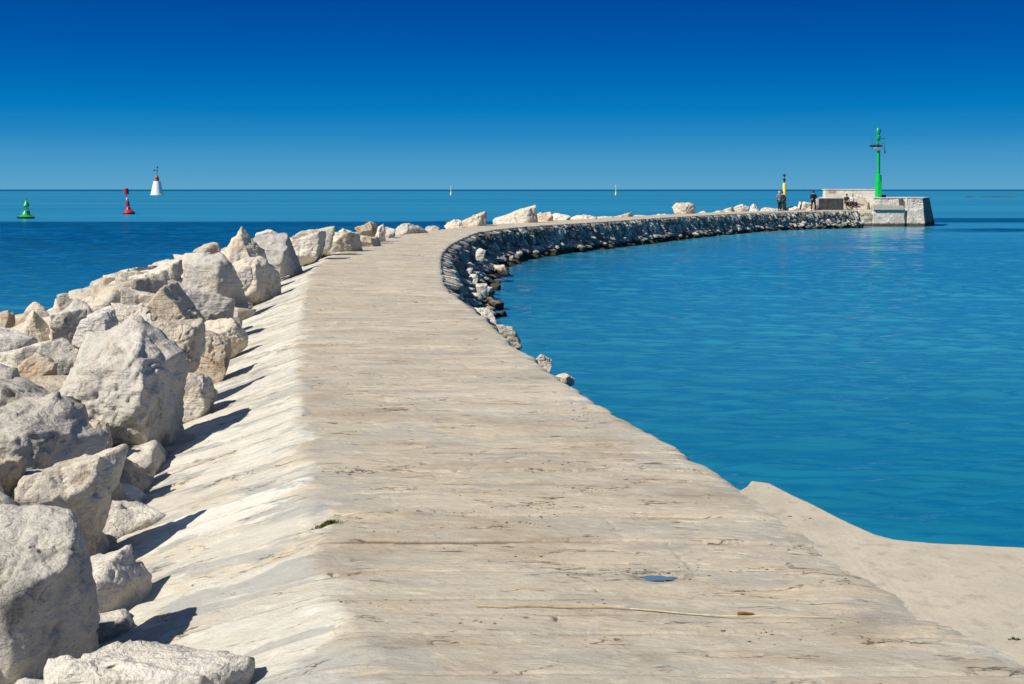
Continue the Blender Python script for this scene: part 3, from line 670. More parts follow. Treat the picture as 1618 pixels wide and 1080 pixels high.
# (x0, y0, x1, y1, Y or None, material, shape, lean, seed, label)
HERO = [
 (-60, 818, 146, 1190, 5.9, R_GREY, 'P:front', 0, 101, 'huge boulder with smooth pale top and dark pitted side in the bottom left corner'),
 (88, 874, 226, 1075, 6.9, R_WHITE, 'P:blk', 0.1, 102, 'white boulder tucked behind the right side of the corner boulder'),
 (60, 1036, 390, 1130, 5.3, R_WHITE, 'slab', 0, 103, 'low flat white rock cut by the bottom edge of the photo'),
 (10, 713, 180, 884, 7.9, R_CREAM, 'block', 0, 104, 'cream boulder with pitted brown face above the corner boulder'),
 (-60, 722, 34, 860, 7.9, R_TAN, 'block', 0, 105, 'tan rock squeezed between the left edge and the pitted cream boulder'),
 (-70, 628, 172, 830, 9.0, R_GREY, 'P:blk', 0, 106, 'grey weathered boulder with fluted face above the pitted cream boulder'),
 (-40, 598, 140, 690, 10.4, R_GREY, 'slab', 0.1, 107, 'blue grey slab with flat top at the left edge'),
 (64, 502, 276, 728, 11.2, R_PALE, 'P:big', 0, 108, 'largest pale boulder with smooth sloping face and dark shaded right end'),
 (256, 584, 336, 668, 12.6, R_PALE, 'block', 0.15, 109, 'rounded pale boulder resting on the paving right of the largest boulder'),
 (243, 500, 318, 592, 13.2, R_CREAM, 'block', -0.1, 110, 'rough cream boulder with dark hollow behind the largest boulder'),
 (306, 520, 362, 602, 14.9, R_TAN, 'block', 0.3, 111, 'narrow tan rock leaning beside the dark hollow at the paving edge'),
 (320, 502, 390, 562, 16.8, R_CREAM, 'round', 0.0, 112, 'low cream boulder with grey shaded end on the paving edge'),
 (22, 556, 90, 620, 12.0, R_TAN, 'block', 0, 113, 'square tan boulder near the left edge above the blue grey slab'),
 (-30, 536, 84, 590, 13.0, R_PALE, 'slab', -0.18, 114, 'long pale slab sloping up behind the square tan boulder'),
 (64, 534, 142, 600, 12.9, R_GREY, 'block', 0, 115, 'rough olive grey rock left of the largest boulder'),
 (17, 490, 92, 556, 15.6, R_CREAM, 'peak', 0, 116, 'cream boulder with flat faceted face at the far left of the pile'),
 (-40, 512, 60, 560, 14.8, R_WHITE, 'slab', 0.1, 117, 'white slab at the left edge below the waterline view'),
 (76, 486, 140, 552, 15.6, R_PALE, 'block', 0, 118, 'pale upright rock with orange stain left of the white wedge'),
 (118, 484, 186, 556, 14.6, R_WHITE, 'P:blk', 0.25, 119, 'bright white wedge of rock above the largest boulder'),
 (200, 450, 290, 520, 17.6, R_PALE, 'block', 0, 120, 'pale grey topped boulder behind the largest boulder'),
 (246, 446, 326, 545, 17.4, R_TAN, 'P:plank', 0.75, 121, 'long flat sided slab leaning down to the right in mid pile'),
 (290, 454, 376, 530, 19.2, R_GREY, 'block', 0.2, 122, 'fissured grey boulder right of the leaning slab'),
 (278, 398, 384, 494, 22.5, R_PALE, 'P:blk', 0, 123, 'big domed pale boulder with grey right face below the pointed rock'),
 (326, 357, 420, 432, 27.5, R_CREAM, 'P:peak', 0, 124, 'tall pointed boulder standing highest on the pile'),
 (362, 404, 438, 474, 25.0, R_CREAM, 'P:blk', 0, 125, 'cream block with broken shaded side right of the domed boulder'),
 (300, 382, 350, 424, 28.0, R_CREAM, 'block', 0, 126, 'squat cream boulder left of the pointed rock'),
 (394, 368, 474, 432, 30.5, R_GREY, 'P:blk', 0, 127, 'grey boulder with dark vertical crack right of the pointed rock'),
 (236, 410, 288, 452, 25.5, R_TAN, 'wedge', 0, 128, 'pinkish wedge shaped rock on the pile crest with the sea behind'),
 (186, 424, 222, 466, 24.0, R_GREY, 'peak', 0, 129, 'small pointed grey rock on the pile crest with the sea behind'),
 (150, 436, 200, 472, 23.0, R_TAN, 'block', 0, 130, 'brown rock on the pile crest left of the small pointed grey rock'),
 (104, 454, 210, 500, 20.0, R_CREAM, 'slab', -0.15, 131, 'wide cream slab below the brown crest rock'),
 (92, 462, 126, 498, 22.0, R_GREY, 'block', 0, 132, 'dark grey rock at the seaward end of the wide cream slab'),
 (208, 430, 262, 474, 23.0, R_CREAM, 'block', 0, 133, 'cream boulder just below the pinkish wedge'),
 (176, 478, 250, 520, 17.0, R_PALE, 'block', 0, 134, 'pale flat topped rock above the largest boulder'),
 (141, 662, 178, 716, 9.9, R_TAN, 'block', 0, 135, 'small ochre stone in the gap left of the largest boulder base'),
 (-20, 488, 24, 522, 17.4, R_TAN, 'slab', 0, 136, 'brownish low rock against the sea at the left edge'),
 (372, 420, 402, 462, 24.0, R_GREY, 'block', 0, 137, 'small grey stone wedged beside the cream block'),
 (352, 490, 384, 522, 20.2, R_GREY, 'block', 0, 138, 'small grey stone at the paving edge below the fissured boulder'),
 (446, 364, 510, 416, 34.5, R_PALE, 'block', -0.2, 139, 'pale leaning boulder right of the dark cracked grey one'),
 (464, 356, 532, 404, 37.0, R_CREAM, 'block', 0, 140, 'cream boulder with vertical shaded right end by the paving'),
 (496, 366, 570, 404, 39.0, R_CREAM, 'block', 0, 141, 'cream boulder with tan patches beside the walkway bend'),
 (524, 360, 560, 384, 41.5, R_PALE, 'peak', 0, 142, 'small pale pointed rock behind the tan patched boulder'),
 (540, 370, 600, 396, 42.5, R_TAN, 'block', 0, 143, 'low tan rock at the walkway edge left of the white wedge'),
 (404, 362, 440, 386, 33.0, R_WHITE, 'block', 0, 144, 'white rock between the pointed boulder and the cracked grey one'),
]
PL = {
 'front': [(-0.02, -0.22, 1, 0.55), (0.78, -0.62, -0.1, 0.55), (0.1, -1, -0.1, 0.75), (-1, 0, 0, 0.9), (0, 1, 0.1, 0.8), (0, 0, -1, 0.8), (0.75, 0.1, 0.65, 0.74), (0.7, 0.7, 0.1, 0.8)],
 'blk': [(-0.1, -0.25, 1, 0.62), (0.9, -0.42, 0.1, 0.62), (-0.35, -1, 0.25, 0.62), (-1, 0, 0.2, 0.75), (0.1, 1, 0.1, 0.75), (0, 0, -1, 0.75), (0.5, -0.2, 0.8, 0.72)],
 'big': [(-0.2, -0.4, 0.9, 0.62), (1, -0.22, -0.02, 0.72), (-0.25, -0.95, 0.33, 0.62), (-0.9, -0.1, 0.25, 0.85), (0.1, 1, 0.1, 0.8), (0, 0, -1, 0.8), (0.5, -0.2, 0.85, 0.80), (0.1, -1, -0.5, 0.76), (-0.8, -0.4, 0.5, 0.78)],
 'plank': [(0, -0.15, 1, 0.30), (0, 0.1, -1, 0.3), (1, 0, 0, 0.9), (-1, 0, 0, 0.9), (0, 1, 0, 0.5), (0, -1, 0.1, 0.45)],
 'peak': [(0.62, -0.35, 0.72, 0.44), (-0.72, -0.35, 0.62, 0.46), (-0.1, -0.85, 0.45, 0.5), (0.1, 0.8, 0.55, 0.5), (0, 0, -1, 0.55), (0.95, -0.3, -0.1, 0.75)],
}
for (x0, y0, x1, y1, Y, m, sh, ln, sd, lab) in HERO:
    Yc = Y or mound_Y((x0+x1)/2, (y0+y1)/2)
    ext = 0.12*(y1-y0); y1e = y1+ext
    wd, ht = (x1-x0)*Yc/F, (y1e-y0)*Yc/F
    dp = min(max(0.75*(wd+ht)/2, 0.3), 1.3*wd)
    c = at((x0+x1)/2, (y0+y1e)/2, Yc)
    pl = PL[sh[2:]] if sh.startswith('P:') else None
    rock(c, (wd*1.06, dp*1.1, ht*1.0), m, lab, G1, sd, 6 if Yc < 20 else 5, 'only' if pl and sh[2:] in ('plank', 'peak', 'big', 'front') else ('block' if pl else sh), ln, 0, pl)

# outer edge beyond the bend: rocks whose tops show over the walkway
FAR = [
 (562, 349, 594, 374, R_TAN, 'round', 'rusty brown rounded rock behind the white wedge at the bend'),
 (574, 353, 608, 384, R_WHITE, 'wedge', 'white wedge rock with shaded right end at the bend'),
 (603, 358, 624, 373, R_GREY, 'round', 'small grey rock right of the white wedge at the bend'),
 (625, 352, 674, 371, R_GREY, 'round', 'low grey rounded boulder alone beside the bend'),
 (672, 356, 694, 367, R_GREY, 'round', 'small low grey rock right of the rounded grey boulder'),
 (703, 346, 730, 360, R_CREAM, 'round', 'small cream rock at the foot of the first tilted block'),
 (716, 333, 769, 360, R_CREAM, 'wedge', 'tilted cream block rising to the right beyond the bend'),
 (780, 323, 848, 354, R_PALE, 'wedge', 'biggest tilted pale slab pointing up beyond the bend'),
 (846, 334, 872, 350, R_TAN, 'block', 'brown rock right of the biggest tilted slab'),
 (870, 336, 900, 349, R_WHITE, 'round', 'white low rock right of the brown rock'),
 (900, 338, 942, 348, R_CREAM, 'round', 'cream low mound of rock midway along the far edge'),
 (940, 341, 966, 348, R_CREAM, 'block', 'tiny cream stone midway along the far edge'),
 (963, 335, 998, 346, R_TAN, 'wedge', 'thin slanted slab midway along the far edge'),
 (1000, 339, 1030, 346, R_PALE, 'round', 'low pale rock left of the round lone boulder'),
 (1028, 337, 1062, 344, R_CREAM, 'block', 'flat cream rock touching the round lone boulder'),
 (1064, 319, 1097, 343, R_CREAM, 'round', 'round lone boulder standing high on the far edge'),
 (1097, 333, 1126, 341, R_PALE, 'round', 'low pale rock right of the round lone boulder'),
 (1124, 332, 1144, 340, R_CREAM, 'block', 'small cream rock left of the pair of white rocks'),
 (1142, 327, 1164, 339, R_CREAM, 'round', 'cream rock left of the taller white rock on the far edge'),
 (1160, 322, 1184, 338, R_WHITE, 'block', 'taller white rock on the far edge before the people'),
 (1182, 321, 1202, 337, R_PALE, 'peak', 'pointed pale rock on the far edge before the people'),
 (1200, 327, 1226, 336, R_CREAM, 'round', 'low cream rock left of the standing pair'),
 (1241, 325, 1266, 337, R_WHITE, 'round', 'low white rock right of the yellow beacon'),
 (1262, 318, 1292, 335, R_PALE, 'block', 'pale block behind the person in black'),
]
G2 = 'rocks showing over the far edge of the walkway'
Lcol = Cv[:, 0, :]; Lpxx = CX+F*Lcol[:, 0]/np.maximum(Lcol[:, 1], 1)
msk = Lcol[:, 1] > 40
for i, (x0, y0, x1, y1, m, sh, lab) in enumerate(FAR):
    k = np.argmin(np.abs(Lpxx-(x0+x1)/2)+(~msk)*1e4); Yc = float(Lcol[k, 1])+0.9
    x0, x1 = x0-2, x1+2; y1e = y1+6
    wd, ht = (x1-x0)*Yc/F, (y1e-y0)*Yc/F
    rock(at((x0+x1)/2, (y0+y1e)/2, Yc), (wd, min(wd, 1.6)*0.9, ht), m, lab, G2, 300+i, 5, sh, 0, 0, None, 1.5)

# filler boulders under and behind the named ones, down to the water
def pile(s, d):
    L = edgeL(np.array([s]))[0]; R = edgeR(np.array([s]))[0]; u = (L-R)/np.linalg.norm(L-R)
    w_ = float(apw(L[1])); return L+u*(w_+d)
mats = [R_PALE, R_CREAM, R_GREY, R_TAN, R_WHITE, R_PALE, R_CREAM]
kinds = ['block', 'block', 'round', 'slab', 'block', 'peak']
tone_word = {'rock_pale': 'pale', 'rock_cream': 'cream', 'rock_grey': 'grey', 'rock_tan': 'tan', 'rock_white': 'white'}
for ring, (d0, sz, zo) in enumerate([(0.32, 0.75, -0.36), (1.2, 1.15, -0.50), (2.2, 1.25, -0.42), (3.2, 1.2, -0.25), (4.2, 1.2, -0.1)]):
    s = s_of_Y(3.6 if ring else 5.5)
    while s < S_END-3:
        y = float(np.interp(s, sl_, mid[:, 1]))
        if y > 50 and ring in (1, 2, 3): s += 2.0; continue
        k = sz*rnd.uniform(0.75, 1.2)*(1.25 if y > 62 else 1)
        p = pile(s, d0*(1 if y < 45 else 0.8)+rnd.uniform(-0.15, 0.15)+(0.3 if y > 45 else 0))
        zc = float(zm(d0))+zo+rnd.uniform(-0.08, 0.08)-(0.15 if y > 42 and ring < 4 else 0)
        m = rnd.choice(mats); wz = 'near the camera' if y < 14 else ('before the bend' if y < 45 else 'beyond the bend')
        rw = ['beside the paving', 'low in the heap', 'in mid heap', 'on the sea side of the heap', 'at the waterline'][ring]
        rock((p[0], p[1], zc), (k*rnd.uniform(0.9, 1.3), k*rnd.uniform(0.8, 1.1), k*rnd.uniform(0.65, 0.95)), m,
             tone_word[m.name]+' limestone boulder partly buried '+rw+' '+wz, 'buried boulders '+rw+' '+wz, None,
             5 if y < 14 else (4 if y < 45 else 3), rnd.choice(kinds), rnd.uniform(-0.3, 0.3), rnd.uniform(0, 6.28))
        s += k*(0.92 if y < 50 else 1.4)

for i in range(34):
    y = 20+32*rnd.random(); s = s_of_Y(y); d = rnd.uniform(0.5, 2.6)*(1 if y < 34 else 0.75); p = pile(s, d); k = rnd.uniform(0.75, 1.3)
    m = rnd.choice([R_PALE, R_CREAM, R_WHITE, R_PALE, R_GREY]); rock((p[0], p[1], float(zm(d))-0.12+rnd.uniform(-0.12, 0.18)-(0.15 if y > 40 else 0)), (k*1.15, k*0.9, k*rnd.uniform(0.6, 0.85)), m, tone_word[m.name]+' boulder packed along the crest before the bend', 'boulders packed along the crest before the bend', None, 5, rnd.choice(['block', 'slab', 'block', 'wedge']), rnd.uniform(-.3, .3), rnd.uniform(0, 6))
for i in range(210):
    y = 4.5+50*rnd.random()**1.3; s = s_of_Y(y); d = rnd.uniform(0.05, 4.2)*(1 if y < 40 else 0.7); p = pile(s, d); k = rnd.uniform(0.22, 0.55)
    m = rnd.choice(mats); rock((p[0], p[1], float(zm(d))-rnd.uniform(0.05, 0.35)), (k, k*0.9, k*rnd.uniform(0.6, 0.9)), m, tone_word[m.name]+' small rock wedged between the big boulders left of the walkway', 'small wedged rocks', None, 4, rnd.choice(kinds), rnd.uniform(-.4, .4), rnd.uniform(0, 6))

# loose stones along the foot of the inner wall
G3 = 'loose stones at the foot of the inner wall'
def wallpt(s, off, z):
    i = int(np.clip(np.searchsorted(W_S, s), 0, len(W_S)-1)); p = W_TOP[i]+W_N[i]*off; return (p[0], p[1], z)
s = s_of_Y(29)
while s < S_END-1.5:
    y = float(np.interp(s, sl_, mid[:, 1])); dens = 1
    for q in range(dens):
        if rnd.random() < (0.6 if y > 60 else 0.55): continue
        k = rnd.uniform(0.2, 0.46); toe = float(np.interp(y, [30, 50, 66, 80, 120], [1.0, 1.15, 0.85, 0.6, 0.35]))
        off = 0.42+toe*rnd.uniform(0.15, 1.0); z = ZW+0.05+max(0, (0.42+toe-off))*0.75+rnd.uniform(-0.05, 0.08)
        m = rnd.choice([R_PALE, R_CREAM, R_CREAM, R_TAN, R_GREY])
        rock(wallpt(s+rnd.uniform(-0.4, 0.4), off, z), (k*rnd.uniform(0.8, 1.3), k, k*rnd.uniform(0.6, 1.0)), m,
             tone_word[m.name]+' rubble stone at the foot of the curved inner wall '+('in the bend' if y < 62 else 'toward the pier head'),
             G3, None, 3, rnd.choice(['block', 'block', 'round']), rnd.uniform(-.4, .4), rnd.uniform(0, 6))
    s += 0.8 if y < 62 else 1.35

# pale stones lying on the wall slope in the bend, and edge stones nearer
EDGE = [
 (752, 392, 768, 414, -0.55, R_WHITE, 'cream block resting high on the wall slope in the bend'),
 (738, 414, 748, 426, -0.75, R_WHITE, 'small white stone high on the wall slope in the bend'),
 (734, 423, 748, 437, -0.8, R_PALE, 'upper stone of the pale cluster on the bend wall'),
 (740, 433, 756, 450, -0.9, R_WHITE, 'middle stone of the pale cluster on the bend wall'),
 (752, 448, 770, 474, -1.0, R_PALE, 'lower stone of the pale cluster on the bend wall'),
 (766, 452, 778, 470, -1.25, R_WHITE, 'white stone right of the pale cluster on the bend wall'),
 (780, 418, 806, 434, -1.3, R_CREAM, 'wide ochre stone low on the bend wall'),
 (764, 474, 796, 492, -1.45, R_TAN, 'dark brown stone ending the wall slope at the water'),
 (784, 491, 801, 504, -1.5, R_TAN, 'round brown stone sitting in the water by the walkway edge'),
 (742, 486, 786, 524, -0.35, R_PALE, 'rounded pale stone bulging from the walkway edge'),
 (782, 512, 824, 556, -0.55, R_CREAM, 'jagged cream stone with mossy hollow below the walkway edge'),
 (838, 560, 872, 594, -0.22, R_PALE, 'small pale stone at the walkway edge with dark notch'),
 (878, 591, 908, 612, -0.16, R_CREAM, 'small domed cream stone at the walkway edge nearest the camera'),
]
for i, (x0, y0, x1, y1, z, m, lab) in enumerate(EDGE):
    c = gp((x0+x1)/2, (y0+y1)/2, z); wd, ht = (x1-x0)*c.y/F, (y1-y0)*c.y/F
    rock(c, (wd*1.05, wd*0.9, ht*1.05), m, lab, 'stones along the inner edge', 500+i, 5 if c.y < 30 else 4, 'round' if i in (8, 9, 12) else 'block', 0.1)

# the 300 that show largest are objects of their own, the rest one mass of rubble
def finish_rocks():
    def rank(r):
        big = max(r[1])/max(r[0][1], 3)
        return big*(4 if r[4] in (G1, G2, 'stones along the inner edge') else (1.5 if r[4] == G3 else 1.0))
    order = sorted(RSPEC, key=rank, reverse=True); keep, rest = order[:296], order[296:]
    for r in keep: make_rock(*r)
    ms = [R_PALE, R_CREAM, R_GREY, R_TAN, R_WHITE]; vs, fs, mi, off = [], [], [], 0
    for (loc, dims, m, lab, g, seed, sub, shape, lean, rz, planes, rough) in rest:
        me = rock_mesh(seed, dims, 3, shape, lean, rough, planes); n = len(me.vertices); v = np.empty(n*3, dtype=np.float32); me.vertices.foreach_get('co', v); v = v.reshape(-1, 3)
        c, s_ = math.cos(rz), math.sin(rz); v = np.stack([v[:, 0]*c-v[:, 1]*s_, v[:, 0]*s_+v[:, 1]*c, v[:, 2]], -1)+np.array(loc)
        f = np.empty(len(me.loops), dtype=np.int32); me.loops.foreach_get('vertex_index', f); f = f.reshape(-1, 3)
        vs.append(v); fs.append(f+off); mi += [ms.index(m)]*len(f); off += n; bpy.data.meshes.remove(me)
    if vs:
        me = np_mesh('rubble', np.concatenate(vs), np.concatenate(fs)); o = link('rubble', me, ms, smooth=True)
        me.polygons.foreach_set('material_index', mi); tag(o, 'mass of small and half hidden limestone rubble along both sides of the mole', 'rubble', kind='stuff')
    print('kept', len(keep), 'merged', len(rest))
finish_rocks()

# hidden core of the mole that carries path and boulders
def core():
    ss = np.linspace(s_of_Y(-9), S_END+2, 160); rows = []
    for s in ss:
        sc_ = min(s, S_END); L = edgeL(np.array([sc_]))[0]; R = edgeR(np.array([sc_]))[0]; u = (L-R)/np.linalg.norm(L-R); w_ = float(apw(L[1]))
        pr = [(R+u*0.35, -0.35), (L-u*0.1, -0.35), (L+u*(w_*0.6), -0.6), (L+u*(w_+0.5), -0.75), (L+u*(w_+1.6), -0.45), (L+u*(w_+2.8), -0.65), (L+u*(w_+4.0), -1.5), (L+u*(w_+5), -2.2)]
        rows.append([(p[0], p[1], z) for p, z in pr])
    V = np.array(rows).reshape(-1, 3)
    V[:, 2] += 0.1*fbm(V*1.5, 2)
    me = np_mesh('rubble_bank', V, grid_faces(len(ss), 8)[:, ::-1]); o = link('rubble_bank', me, R_GREY); o['kind'] = 'structure'
core()

# ------------------------------------------------------------------ lower quay at the right
def build_quay():
    zq = -0.024
    e = [gp(1140, 790, zq), gp(1180, 768, zq), gp(1188, 759.5, zq), gp(1215, 762, zq), gp(1280, 794, zq), gp(1340, 824, zq), gp(1378, 842, zq), gp(1412, 851, zq), gp(1440, 855, zq), gp(1500, 858, zq), gp(1618, 863, zq)]
    pts = [(p.x, p.y) for p in e]+[(5.0, 6.62), (14.0, 6.3)]
    # resample with small chips
    P = np.array(pts); d = np.concatenate([[0], np.cumsum(np.linalg.norm(np.diff(P, axis=0), axis=1))])
    q = np.linspace(0, d[-1], 520); ex = np.interp(q, d, P[:, 0]); ey = np.interp(q, d, P[:, 1])+0.02*fbm(P3(q*2.2, 0*q, 3.0), 3)+0.006*fbm(P3(q*12, 0*q, 5.0), 2)
    nr = 70; tt = np.concatenate([[0, 0.0015, 0.004], np.linspace(0.045, 1, nr-3)**1.6])
    bx = np.interp(q, [0, q[-1]], [1.0, 14.0]); by = np.full_like(q, -9.0)
    bx = np.maximum(ex*0.0+np.interp(ey, [6, 9], [1.0, 1.0])+np.maximum(ex-1.7, 0), 0.9)
    X = ex[:, None]*(1-tt)+bx[:, None]*tt; Y = ey[:, None]*(1-tt)+by[:, None]*tt
    Z = zq+0.010*fbm(P3(X*1.2, Y*1.2, 1.0), 3)+0.004*fbm(P3(X*6, Y*6, 1.0), 3)
    Z[:, 0] -= 0.004
    # outer face
    face = [np.stack([ex+0.0, ey-0.03-0.01*k, np.full_like(ex, zq-0.03-k*0.5)], -1) for k in (3.6, 1.5, 0.6, 0.12)]
    V = np.concatenate([np.stack(face, 1), np.stack([X, Y, Z], -1)], axis=1)
    me = np_mesh('quay', V.reshape(-1, 3), grid_faces(len(q), V.shape[1])); o = link('quay', me, M_QUAY); o['kind'] = 'structure'
build_quay()

# ------------------------------------------------------------------ small things on the walkway
def puddle():
    b = MB(); bm = b.bm; vs = []
    for i in range(40):
        a = i/40*2*math.pi; r = 1+0.2*math.sin(3*a+1)+0.16*math.sin(5*a)+0.1*math.sin(9*a+2)
        vs.append(bm.verts.new((PC.x+0.098*r*math.cos(a), PC.y+0.042*r*math.sin(a), 0)))
    bm.faces.new(vs); 
    m, t, bs = mat('puddle_water'); bs.inputs['Base Color'].default_value = (0.09, 0.18, 0.26, 1); bs.inputs['Roughness'].default_value = 0.03
    bs.inputs['IOR'].default_value = 1.33
    o = b.build('puddle', m, smooth=False); return o
PUD = puddle(); PUD['kind'] = 'structure'
# put the puddle and the small things on the real surface height
dg = bpy.context.evaluated_depsgraph_get()
def ground(x, y):
    o = bpy.data.objects['walkway']
    hit, loc, nrm_, idx = o.ray_cast(Vector((x, y, 3)), Vector((0, 0, -1)))
    return loc.z if hit else -0.024
zp = [ground(PC.x+0.095*math.cos(a), PC.y+0.05*math.sin(a)) for a in np.linspace(0, 6.28, 16)]
PUD.location.z = float(np.mean(zp))+0.001

M_REED = simple('dry_reed', (0.50, 0.36, 0.17), 0.6, 0.3, 0.2, scale=20)
M_REEDP = simple('dry_reed_pale', (0.62, 0.52, 0.34), 0.6, 0.3, 0.2, scale=20)
M_BARK = simple('brown_sheath', (0.26, 0.14, 0.05), 0.8, 0.2, 0.3, scale=20)
def reed():
    px = [(752, 962), (800, 964), (850, 961), (905, 963), (960, 963), (1020, 966), (1080, 969), (1135, 971), (1200, 972), (1262, 974), (1332, 976)]
    root = empty('reed_stalk', gp(1040, 967)); tag(root, 'long dry yellow reed stalk lying across the paving near the puddle', 'reed')
    pts = []
    for a, b2 in zip(px[:-1], px[1:]):
        for k in range(5):
            u = k/5; p = gp(a[0]+(b2[0]-a[0])*u, a[1]+(b2[1]-a[1])*u); pts.append(Vector((p.x, p.y, ground(p.x, p.y)+0.006))-root.location)
    zz = np.array([p.z for p in pts]); zz = np.maximum(zz, np.convolve(np.pad(zz, 4, mode='edge'), np.ones(9)/9, 'valid')+0.003)
    for p, z in zip(pts, zz): p.z = float(z)
    MB().tube(pts[:24], 0.0036, 7, 0.0030).build('stalk', M_REED, root)
    MB().tube(pts[23:], 0.0030, 7, 0.0016).build('stalk_tip', M_REEDP, root)
    p = gp(1178, 968.5); g = ground(p.x, p.y)
    b = MB(); b.tube([Vector((p.x-0.035, p.y+0.004, g+0.012))-root.location, Vector((p.x, p.y+0.006, g+0.014))-root.location, Vector((p.x+0.04, p.y+0.012, g+0.008))-root.location], 0.009, 7, 0.004)
    b.build('leaf_sheath', M_BARK, root)
reed()

def leafmat(name, c):
    m = simple(name, c, 0.6, 0.3, 0.35, scale=30); return m
M_GRASS = leafmat('green_grass', (0.10, 0.13, 0.025)); M_WEED = leafmat('weed_dark', (0.07, 0.075, 0.03))
def tuft(name, c, wx, wy, hgt, n, m, label, cat, lw=0.004, kind=None):
    b = MB(); bm = b.bm; r = random.Random(int(c.x*100)+3)
    for i in range(n):
        x, y = r.gauss(0, wx*0.45), r.gauss(0, wy*0.45); a = r.uniform(0, 6.28); h = hgt*r.uniform(0.4, 1)
        g = ground(c.x+x, c.y+y)-c.z if kind is None else 0
        bx, by = math.cos(a)*h*0.6, math.sin(a)*h*0.6; px_, py_ = -math.sin(a)*lw, math.cos(a)*lw
        v = [bm.verts.new((x-px_, y-py_, g)), bm.verts.new((x+px_, y+py_, g)), bm.verts.new((x+bx*0.5+px_*0.8, y+by*0.5+py_*0.8, g+h*0.6)), bm.verts.new((x+bx*0.5-px_*0.8, y+by*0.5-py_*0.8, g+h*0.6)), bm.verts.new((x+bx, y+by, g+h*0.75))]
        bm.faces.new(v[:4]); bm.faces.new((v[3], v[2], v[4]))
    me = bpy.data.meshes.new(name); bm.to_mesh(me); bm.free()
    o = link(name, me, m, loc=c); tag(o, label, cat); return o
c = gp(518, 827); tuft('grass_tuft', Vector((c.x, c.y, 0)), 0.06, 0.02, 0.03, 260, M_GRASS, 'flat green grass tuft growing in a crack at the ridge of the paving', 'grass tuft', 0.0025)
c = gp(1603, 1002); tuft('weed', Vector((c.x, c.y, 0)), 0.03, 0.012, 0.016, 50, M_WEED, 'small dark weed in the joint at the right edge of the photo', 'weed', 0.003)

# loose grit and splinters of stone on the paving (nobody could count it)
def debris():
    r = np.random.RandomState(5); V, Fc = ico(1); vs, fs = [], []
    spots = []
    for k in range(46):
        y = 4.6*math.exp(r.rand()*1.3); spots.append((xl(y)+(xr(y)-xl(y))*r.rand()**0.8, y, r.randint(3, 16)))
    for px, py, n in ((350+200, 745, 26), (548, 742, 20), (1010, 905, 40), (1080, 905, 30), (830, 830, 22), (930, 775, 30), (760, 982, 10), (1240, 860, 20), (870, 815, 16)):
        p = gp(px, py); spots.append((p.x, p.y, n))
    off = 0
    for x, y, n in spots:
        for i in range(n):
            px_, py_ = x+r.normal()*0.10, y+r.normal()*0.05; k = 0.0018+0.0045*r.rand()**3
            v = V*(1+0.5*r.rand(len(V))[:, None])*np.array([k*1.6, k, k*0.6]); v = v+np.array([px_, py_, ground(px_, py_)+k*0.3])
            vs.append(v); fs.append(Fc+off); off += len(V)
    me = np_mesh('grit', np.concatenate(vs), np.concatenate(fs)); m = simple('grit_brown', (0.20, 0.155, 0.11), 0.9, 0.1, 0.4, scale=25)
    o = link('grit', me, m); tag(o, 'small brown grit and stone splinters strewn over the paving', 'grit', kind='stuff')
debris()

# ------------------------------------------------------------------ pier head
YB = 118.0
def ppx(px, py, Y=YB): return at(px, py, Y)
def rough_prism(name, foot, topp, m, z0, z1, parent, res=0.12, amp=0.05, seed=1, capm=None):
    """walls between a foot outline and a top outline (battered), with lumpy faces, and a flat top"""
    n = len(foot); rows = []
    per = []
    for i in range(n):
        a, b2 = Vector(foot[i]), Vector(foot[(i+1) % n]); ta, tb = Vector(topp[i]), Vector(topp[(i+1) % n])
        k = max(2, int((b2-a).length/res))
        for j in range(k): per.append((a.lerp(b2, j/k), ta.lerp(tb, j/k), 0.0 if j == 0 else 1.0))
    cx = sum(p[0].x for p in per)/len(per); cy = sum(p[0].y for p in per)/len(per)
    nz = max(3, int((z1-z0)/res)); V = []
    for k in range(nz+1):
        u = k/nz
        for f, t_, e in per: q = f.lerp(t_, u); V.append((q.x, q.y, z0+(z1-z0)*u))
    V = np.array(V); d = V-np.array([cx, cy, 0]); d[:, 2] = 0; d /= np.linalg.norm(d, axis=1)[:, None]
    V += d*(amp*fbm(V*2.3+seed, 3)+amp*0.5*fbm(V*7+seed, 2))[:, None]
    m_ = len(per); Fq = []
    for k in range(nz):
        for i in range(m_): Fq.append((k*m_+i, k*m_+(i+1) % m_, (k+1)*m_+(i+1) % m_, (k+1)*m_+i))
    me = bpy.data.meshes.new(name); me.from_pydata(V.tolist(), [], Fq+[tuple(range(nz*m_, (nz+1)*m_))]); me.update()
    return link(name, me, m, parent)

PH = empty('pier_head', (32, YB, ZW)); tag(PH, 'stone pier head with steps, raised platform and battered end at the far right', 'pier head')
def kid(o): 
    o.parent = PH; o.matrix_parent_inverse = Matrix.Translation(-PH.location); return o
z_hi = H-12.8*YB/F
A, B_, C_ = ppx(1358, 357), ppx(1459, 356), ppx(1481, 353, 124.0)
At, Bt, Ct = ppx(1379, 312), ppx(1458, 311.5), ppx(1474, 311.5, 123.2)
# low landing in front of and beside the raised block
lo_f = [(A.x, YB), (ppx(1400, 357).x, YB-0.0), (ppx(1400, 357).x, YB+9), (A.x-0.6, YB+9)]
lo_t = [(A.x-0.35, YB+0.35), (ppx(1400, 357).x, YB+0.35), (ppx(1400, 357).x, YB+9), (A.x-0.9, YB+9)]
kid(rough_prism('landing', lo_f, lo_t, M_STEP, ZW-0.4, 0.0, None, 0.25, 0.05, 3))
